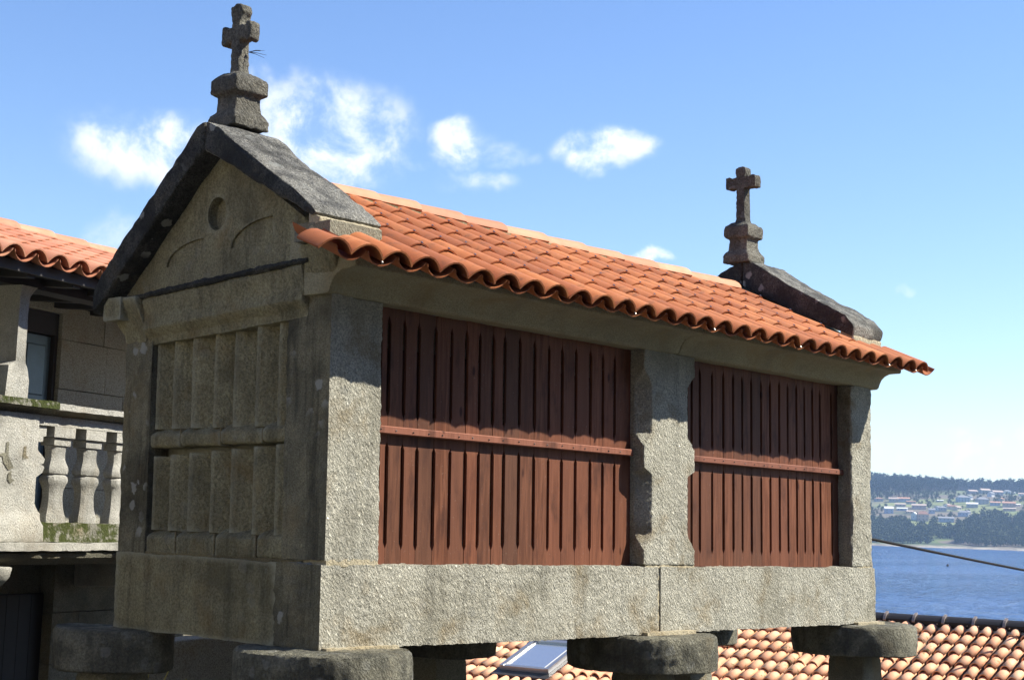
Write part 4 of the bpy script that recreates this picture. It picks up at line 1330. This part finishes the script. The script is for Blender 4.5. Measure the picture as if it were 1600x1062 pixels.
# ================================================================ far shore: woods, houses
def hill_at(u, e_px, guess=None):
    """point on the far hillside seen in picture column u, e_px picture pixels above the horizon"""
    d_ = ray(u, 843 + .0337 * (u - 1480))
    d_.z = 0; d_.normalize()
    best = None
    a = 1645
    while a < 2700:
        p = CAM + d_ * a
        h_ = height(p.x, p.y)
        if (h_ - CAM.z) / a * F_PX >= e_px:
            return Vector((p.x, p.y, h_)), d_
        a += 4
    return Vector((p.x, p.y, h_)), d_

hm_wall = {}
def far_mat(nm, col):
    if nm not in hm_wall: hm_wall[nm] = plain('far_' + nm, col, .9, var=.1)
    return hm_wall[nm]
far_mat('white', (.74, .73, .70)); far_mat('cream', (.62, .55, .42)); far_mat('grey', (.38, .38, .38)); far_mat('blue', (.40, .46, .55)); far_mat('pink', (.55, .42, .36))
far_mat('roof_orange', (.46, .25, .16)); far_mat('roof_pale', (.46, .36, .29)); far_mat('roof_grey', (.25, .25, .26)); far_mat('roof_brown', (.30, .16, .11)); far_mat('window', (.09, .10, .12))
house_spots = []
def far_house(u, v, w_px, h_px, wall_c, roof_c, label, yaw=0.0, hip=False, depth=None):
    vh = 843 + .0337 * (u - 1480)
    p, d_ = hill_at(u, vh - v)
    dist = (p - CAM).length
    W_ = w_px / F_PX * dist; Hh = h_px * .86 / F_PX * dist
    dp = depth or max(8, min(W_ * .7, 13))
    root = empty('far_house', (p.x, p.y, p.z - .5), math.atan2(d_.y, d_.x) - math.pi / 2 + yaw)
    tag(root, label, 'house', 'houses on the far hillside')
    house_spots.append((p.x, p.y, W_ * .75 + 4))
    wl_h = Hh * .68 + .5; rh = Hh * .32
    obj('wall', box(-W_ / 2, W_ / 2, -dp / 2, dp / 2, -3, wl_h), hm_wall[wall_c], root, None, smooth=False)
    if hip:
        ov = .5; a, b_ = W_ / 2 + ov, dp / 2 + ov
        bm = bmesh.new()
        c_ = [bm.verts.new(q) for q in ((-a, -b_, wl_h - .05), (a, -b_, wl_h - .05), (a, b_, wl_h - .05), (-a, b_, wl_h - .05))]
        t1, t2 = bm.verts.new((-a + b_ * .8, 0, wl_h + rh)), bm.verts.new((a - b_ * .8, 0, wl_h + rh))
        bm.faces.new(c_[::-1]); bm.faces.new((c_[0], c_[1], t2, t1)); bm.faces.new((c_[1], c_[2], t2)); bm.faces.new((c_[2], c_[3], t1, t2)); bm.faces.new((c_[3], c_[0], t1))
        obj('roof', bm, hm_wall[roof_c], root, None, smooth=False)
    else:
        obj('gable', prism([(-dp / 2, wl_h - .01), (dp / 2, wl_h - .01), (0, wl_h + rh - .2)], 0, -W_ / 2 + .01, W_ / 2 - .01), hm_wall[wall_c], root, None, smooth=False)
        obj('roof', prism([(-dp / 2 - .6, wl_h - .25), (0, wl_h + rh - .15), (dp / 2 + .6, wl_h - .25), (dp / 2 + .6, wl_h), (0, wl_h + rh + .1), (-dp / 2 - .6, wl_h)], 0, -W_ / 2 - .5, W_ / 2 + .5), hm_wall[roof_c], root, None, smooth=False)
    nw = max(2, int(W_ / 3.6))
    ws = None
    for k in range(nw):
        x = -W_ / 2 + W_ * (k + .5) / nw
        for zz in ([wl_h * .62] if wl_h < 5.2 else [wl_h * .25, wl_h * .70]):
            if ws is None:
                ws = obj('window', box(-.42, .42, -.03, .03, -.55, .55), hm_wall['window'], root, None, smooth=False); o = ws
            else: o = inst(ws, (0, 0, 0), None, root)
            o.location = (x, -dp / 2 - .02, zz)
    for sgn in (-1, 1):
        o = inst(ws, (sgn * (W_ / 2 + .02), 0, wl_h * .6), (0, 0, math.pi / 2), root)
    return root
def z5(x, y): return 1360 + x / 6.667, 730 + y / 6.667
FH = [  # zoom x, base y, w, h, wall, roof, yaw, hip, label
    (85, 365, 80, 45, 'grey', 'roof_brown', .2, True, 'small dim house at the far left below the tall pines'),
    (240, 372, 95, 52, 'grey', 'roof_pale', 0, False, 'grey house, left half of the long pair in front of the pines'),
    (345, 372, 118, 52, 'blue', 'roof_orange', 0, False, 'house with the bright orange roof in front of the pines'),
    (190, 485, 85, 78, 'blue', 'white', .1, False, 'tall bluish white block at the left of the village'),
    (310, 420, 105, 38, 'cream', 'roof_pale', 0, False, 'low cream house just under the orange roofed one'),
    (330, 460, 100, 34, 'blue', 'white', -.1, False, 'low bluish white shed in the left group of houses'),
    (420, 392, 90, 34, 'grey', 'roof_brown', .1, False, 'grey brown roofed house behind the long pink roof'),
    (505, 445, 140, 58, 'pink', 'roof_pale', 0, False, 'wide pink house with a long pale roof mid left'),
    (405, 490, 62, 34, 'cream', 'roof_pale', .2, False, 'small pale roofed annexe left of the white gable wall'),
    (457, 555, 22, 88, 'white', 'white', .9, False, 'narrow bright white gable standing above the lower trees'),
    (545, 560, 110, 110, 'pink', 'roof_brown', .1, True, 'large dim pink house beside the narrow white gable'),
    (640, 490, 60, 60, 'blue', 'roof_grey', 0, False, 'small shaded blue house left of the bright white facade'),
    (700, 465, 36, 55, 'white', 'roof_grey', .8, False, 'bright white facade near the middle of the village'),
    (748, 470, 66, 60, 'grey', 'roof_grey', .3, True, 'grey house right behind the bright white facade'),
    (800, 435, 46, 46, 'white', 'roof_pale', .9, False, 'white house with pointed gable in the middle'),
    (850, 450, 84, 48, 'cream', 'roof_brown', -.2, False, 'cream house with brown roof right of the pointed gable'),
    (905, 460, 50, 50, 'cream', 'roof_pale', .7, False, 'small cream gabled house at the end of the middle row'),
    (722, 375, 60, 20, 'grey', 'white', .2, False, 'low long shed with white roof above the middle houses'),
    (790, 572, 150, 56, 'blue', 'roof_grey', 0, False, 'long low bluish grey building nearest the lower wood'),
    (962, 375, 120, 72, 'blue', 'roof_grey', .25, True, 'big shaded house with a grey hipped roof, upper middle'),
    (1030, 355, 34, 48, 'white', 'roof_grey', .9, False, 'slim white gable right of the big shaded house'),
    (1060, 300, 90, 50, 'grey', 'roof_pale', .5, False, 'house with sunlit verge highest on the middle slope'),
    (1060, 435, 110, 58, 'grey', 'white', 0, False, 'flat topped grey house with a white roof edge'),
    (965, 520, 95, 66, 'blue', 'roof_grey', .1, True, 'shaded house beside the bright white end wall, lower middle'),
    (1008, 515, 32, 60, 'white', 'roof_grey', .8, False, 'bright white end wall facing the sun, lower middle'),
    (1165, 400, 110, 80, 'grey', 'roof_grey', .3, True, 'large dark grey house in the right group'),
    (1190, 300, 100, 62, 'grey', 'roof_pale', .5, False, 'house with slanting bright verge near the hill top'),
    (1255, 330, 40, 58, 'white', 'roof_grey', .8, False, 'white house between the two with bright verges'),
    (1320, 318, 100, 60, 'grey', 'roof_pale', .4, False, 'grey house with bright verge right of the white one'),
    (1425, 300, 70, 44, 'white', 'roof_grey', .3, True, 'white house under the pines at the upper right'),
    (1490, 305, 40, 22, 'grey', 'white', 0, False, 'small grey hut at the upper right'),
    (1590, 325, 80, 36, 'white', 'roof_pale', 0, False, 'white house cut by the right edge of the picture'),
    (1300, 415, 95, 46, 'blue', 'roof_orange', .1, False, 'bluish house with an orange roof left of the long orange one'),
    (1362, 375, 24, 40, 'cream', 'roof_orange', .8, False, 'tiny cream gable between the two orange roofs'),
    (1445, 430, 125, 60, 'pink', 'roof_orange', 0, False, 'long house with wide pink orange roof at the right'),
    (1450, 470, 120, 34, 'pink', 'roof_pale', 0, False, 'low lean-to directly below the wide pink orange roof'),
    (1535, 425, 50, 26, 'white', 'white', 0, False, 'small white outbuilding right of the wide orange roof'),
]
for (x, y, ww, hh, wc, rc, yw, hp2, lab) in FH:
    u, v = z5(x, y)
    far_house(u, v, ww / 6.667, hh / 6.667, wc, rc, lab, yw, hp2)

# tree shapes: clumps of leafy faces round a trunk
def tree_proto(kind, rr):
    V, F_, Mi = [], [], []
    def tri(c_, s_, mi):
        a = Vector((rr.gauss(0, 1), rr.gauss(0, 1), rr.gauss(0, .7))).normalized()
        b_ = a.orthogonal().normalized(); b_ = (Matrix.Rotation(rr.uniform(0, 6.28), 3, a) @ b_)
        c2 = a.cross(b_)
        i = len(V)
        V.extend([c_ + b_ * s_, c_ - b_ * s_ * .5 + c2 * s_ * .9, c_ - b_ * s_ * .5 - c2 * s_ * .9])
        F_.append((i, i + 1, i + 2)); Mi.append(mi)
    def trunk(h_, r_):
        i = len(V)
        for z, k in ((-1.5, r_), (h_, r_ * .5)):
            for j in range(4): V.append(Vector((k * math.cos(j * 1.57), k * math.sin(j * 1.57), z)))
        for j in range(4):
            F_.append((i + j, i + (j + 1) % 4, i + 4 + (j + 1) % 4, i + 4 + j)); Mi.append(1)
    if kind == 'pine':
        H_ = rr.uniform(13, 18); trunk(H_ * .95, .28)
        for c in range(rr.randint(3, 6)):
            z = H_ * rr.uniform(.62, 1.0); o_ = rr.uniform(0, 2.4) * (1.15 - z / H_ * .6); a = rr.uniform(0, 6.28)
            cc = Vector((o_ * math.cos(a), o_ * math.sin(a), z))
            for k in range(15): tri(cc + Vector((rr.gauss(0, 1.15), rr.gauss(0, 1.15), rr.gauss(0, .65))), rr.uniform(.5, .95), 0)
        for k in range(10): tri(Vector((rr.gauss(0, .8), rr.gauss(0, .8), H_ * rr.uniform(.35, .7))), .6, 0)
    else:
        H_ = rr.uniform(6, 10.5); W_ = H_ * rr.uniform(.38, .52); trunk(H_ * .6, .3)
        for c in range(9):
            a = rr.uniform(0, 6.28); z = H_ * rr.uniform(.30, .88); o_ = W_ * rr.uniform(.2, .75) * math.sin(min(3.0, z / H_ * 3.1))
            cc = Vector((o_ * math.cos(a), o_ * math.sin(a), z))
            for k in range(12): tri(cc + Vector((rr.gauss(0, .8), rr.gauss(0, .8), rr.gauss(0, .7))), rr.uniform(.5, .95), 0)
    return np.array([tuple(v) for v in V], dtype=np.float32), F_, Mi
rt = random.Random(5)
protos = {'pine': [tree_proto('pine', rt) for _ in range(8)], 'broad': [tree_proto('broad', rt) for _ in range(8)]}
def wood(name, mats, items, label=None, kind='stuff'):
    vs, loops, starts, tot, mi = [], [], [], 0, []
    nv = 0
    for (p, pr, s_, rz) in items:
        V, F_, Mi = pr
        c_, s2 = math.cos(rz), math.sin(rz)
        X = V.copy() * s_
        Y = np.empty_like(X)
        Y[:, 0] = X[:, 0] * c_ - X[:, 1] * s2 + p[0]; Y[:, 1] = X[:, 0] * s2 + X[:, 1] * c_ + p[1]; Y[:, 2] = X[:, 2] + p[2]
        vs.append(Y)
        for f in F_:
            loops.append([q + nv for q in f])
        mi.extend(Mi); nv += len(V)
    vs = np.concatenate(vs)
    me = D.meshes.new(name)
    lens = np.array([len(f) for f in loops], dtype=np.int32)
    flat = np.array([q for f in loops for q in f], dtype=np.int32)
    me.vertices.add(len(vs)); me.vertices.foreach_set('co', vs.ravel())
    me.loops.add(len(flat)); me.loops.foreach_set('vertex_index', flat)
    me.polygons.add(len(lens))
    st = np.concatenate(([0], np.cumsum(lens)[:-1])).astype(np.int32)
    me.polygons.foreach_set('loop_start', st)
    me.polygons.foreach_set('material_index', np.array(mi, dtype=np.int32))
    me.update(); me.validate()
    for m_ in mats: me.materials.append(m_)
    o = D.objects.new(name, me); COL.objects.link(o)
    if kind: o['kind'] = kind
    if label: tag(o, label, 'wood' if kind == 'stuff' else 'tree')
    return o
def clear(p):
    for hx, hy, hr in house_spots:
        dx, dy = p.x - hx, p.y - hy
        if dx * dx + dy * dy < hr * hr: return False
        # keep the sight line to each house open
        d_ = Vector((hx - CAM.x, hy - CAM.y, 0)); L_ = d_.length; d_.normalize()
        q = Vector((p.x - CAM.x, p.y - CAM.y, 0))
        along = q.dot(d_); side_ = abs(q.cross(d_).z)
        if 0 < L_ - along < 75 and side_ < hr * .8 - 1: return False
    return True
pines, broads = [], []
for i in range(5200):
    u = rt.uniform(1250, 1750) if i < 3400 else rt.uniform(300, 2500)
    e_ = rt.uniform(58, 80)
    if rt.random() < .5: e_ = rt.uniform(70, 80)
    # the wood comes lower on the left of the bay
    uu = (u - 1366) / 234
    lim = 66 + 6 * max(0, min(1, (uu - .25) * 4)) if uu > 0 else 58
    low = 57 if uu < .3 else (66 if uu < .55 else 73)
    if e_ < low: e_ = rt.uniform(low, 80)
    p, d_ = hill_at(u, e_)
    if rt.random() < .35: p = p + d_ * rt.uniform(0, 250); p.z = height(p.x, p.y)
    if not clear(p): continue
    pines.append((p, rt.choice(protos['pine']), rt.uniform(.75, 1.2), rt.uniform(0, 6.28)))
for i in range(5200):
    u = rt.uniform(1250, 1750) if i < 3600 else rt.uniform(300, 2500)
    uu = (u - 1366) / 234
    top = 22 if uu < .75 else 38
    if uu > .35: top = max(top, 30)
    e_ = rt.uniform(-11, top) if rt.random() < .60 else rt.uniform(top, 72)
    if abs(u - 1475) < 18 and e_ < 0: continue
    p, d_ = hill_at(u, e_)
    if p.z < SEA + 3.0 or not clear(p): continue
    k = rt.uniform(.7, 1.25) * (1.0 if e_ < top else .6)
    broads.append((p, rt.choice(protos['broad']), k, rt.uniform(0, 6.28)))
wood('pine_wood', [M['pine'], M['bark']], pines)
wood('broadleaf_wood', [M['broad'], M['bark']], broads)
# one tree stands apart on the rocks by the water
p, d_ = hill_at(1533, -8.0)
lt = empty('shore_tree', (p.x, p.y, p.z - .3))
tag(lt, 'single rounded tree standing apart on the pale rocks by the far water', 'tree')
V, F_, Mi = protos['broad'][2]
bmv = bmesh.new(); bmt = bmesh.new()
rt2 = random.Random(4)
for k in range(150):
    cc = Vector((rt2.gauss(0, 1.9), rt2.gauss(0, 1.9), 6.2 + rt2.gauss(0, 1.9))); s_ = rt2.uniform(.5, .9)
    a = Vector((rt2.gauss(0, 1), rt2.gauss(0, 1), rt2.gauss(0, 1))).normalized(); b_ = a.orthogonal().normalized(); c2 = a.cross(b_)
    bmv.faces.new([bmv.verts.new(q) for q in (cc + b_ * s_, cc - b_ * s_ * .5 + c2 * s_, cc - b_ * s_ * .5 - c2 * s_)])
obj('crown', bmv, M['broad'], lt, None, smooth=False)
tube_into(bmt, [(0, 0, -1), (.1, 0, 3), (.2, .1, 6)], [.4, .3, .12], 6)
obj('trunk', bmt, M['bark'], lt, None)

# ================================================================ air
HZ = 0.00015
m = D.materials.new('air'); m.use_nodes = True
t = NT(m.node_tree)
o_ = t.n('ShaderNodeOutputMaterial'); pv = t.n('ShaderNodeVolumePrincipled')
pv.inputs['Color'].default_value = (0.45, 0.66, 1.0, 1); pv.inputs['Density'].default_value = HZ; pv.inputs['Anisotropy'].default_value = 0.2
t.nt.links.new(pv.outputs[0], o_.inputs['Volume'])
bm = box(-9000, 9000, -9000, 9000, -14.5, 130)
hz = obj('haze', bm, m, None, None, smooth=False)
hz['kind'] = 'stuff'
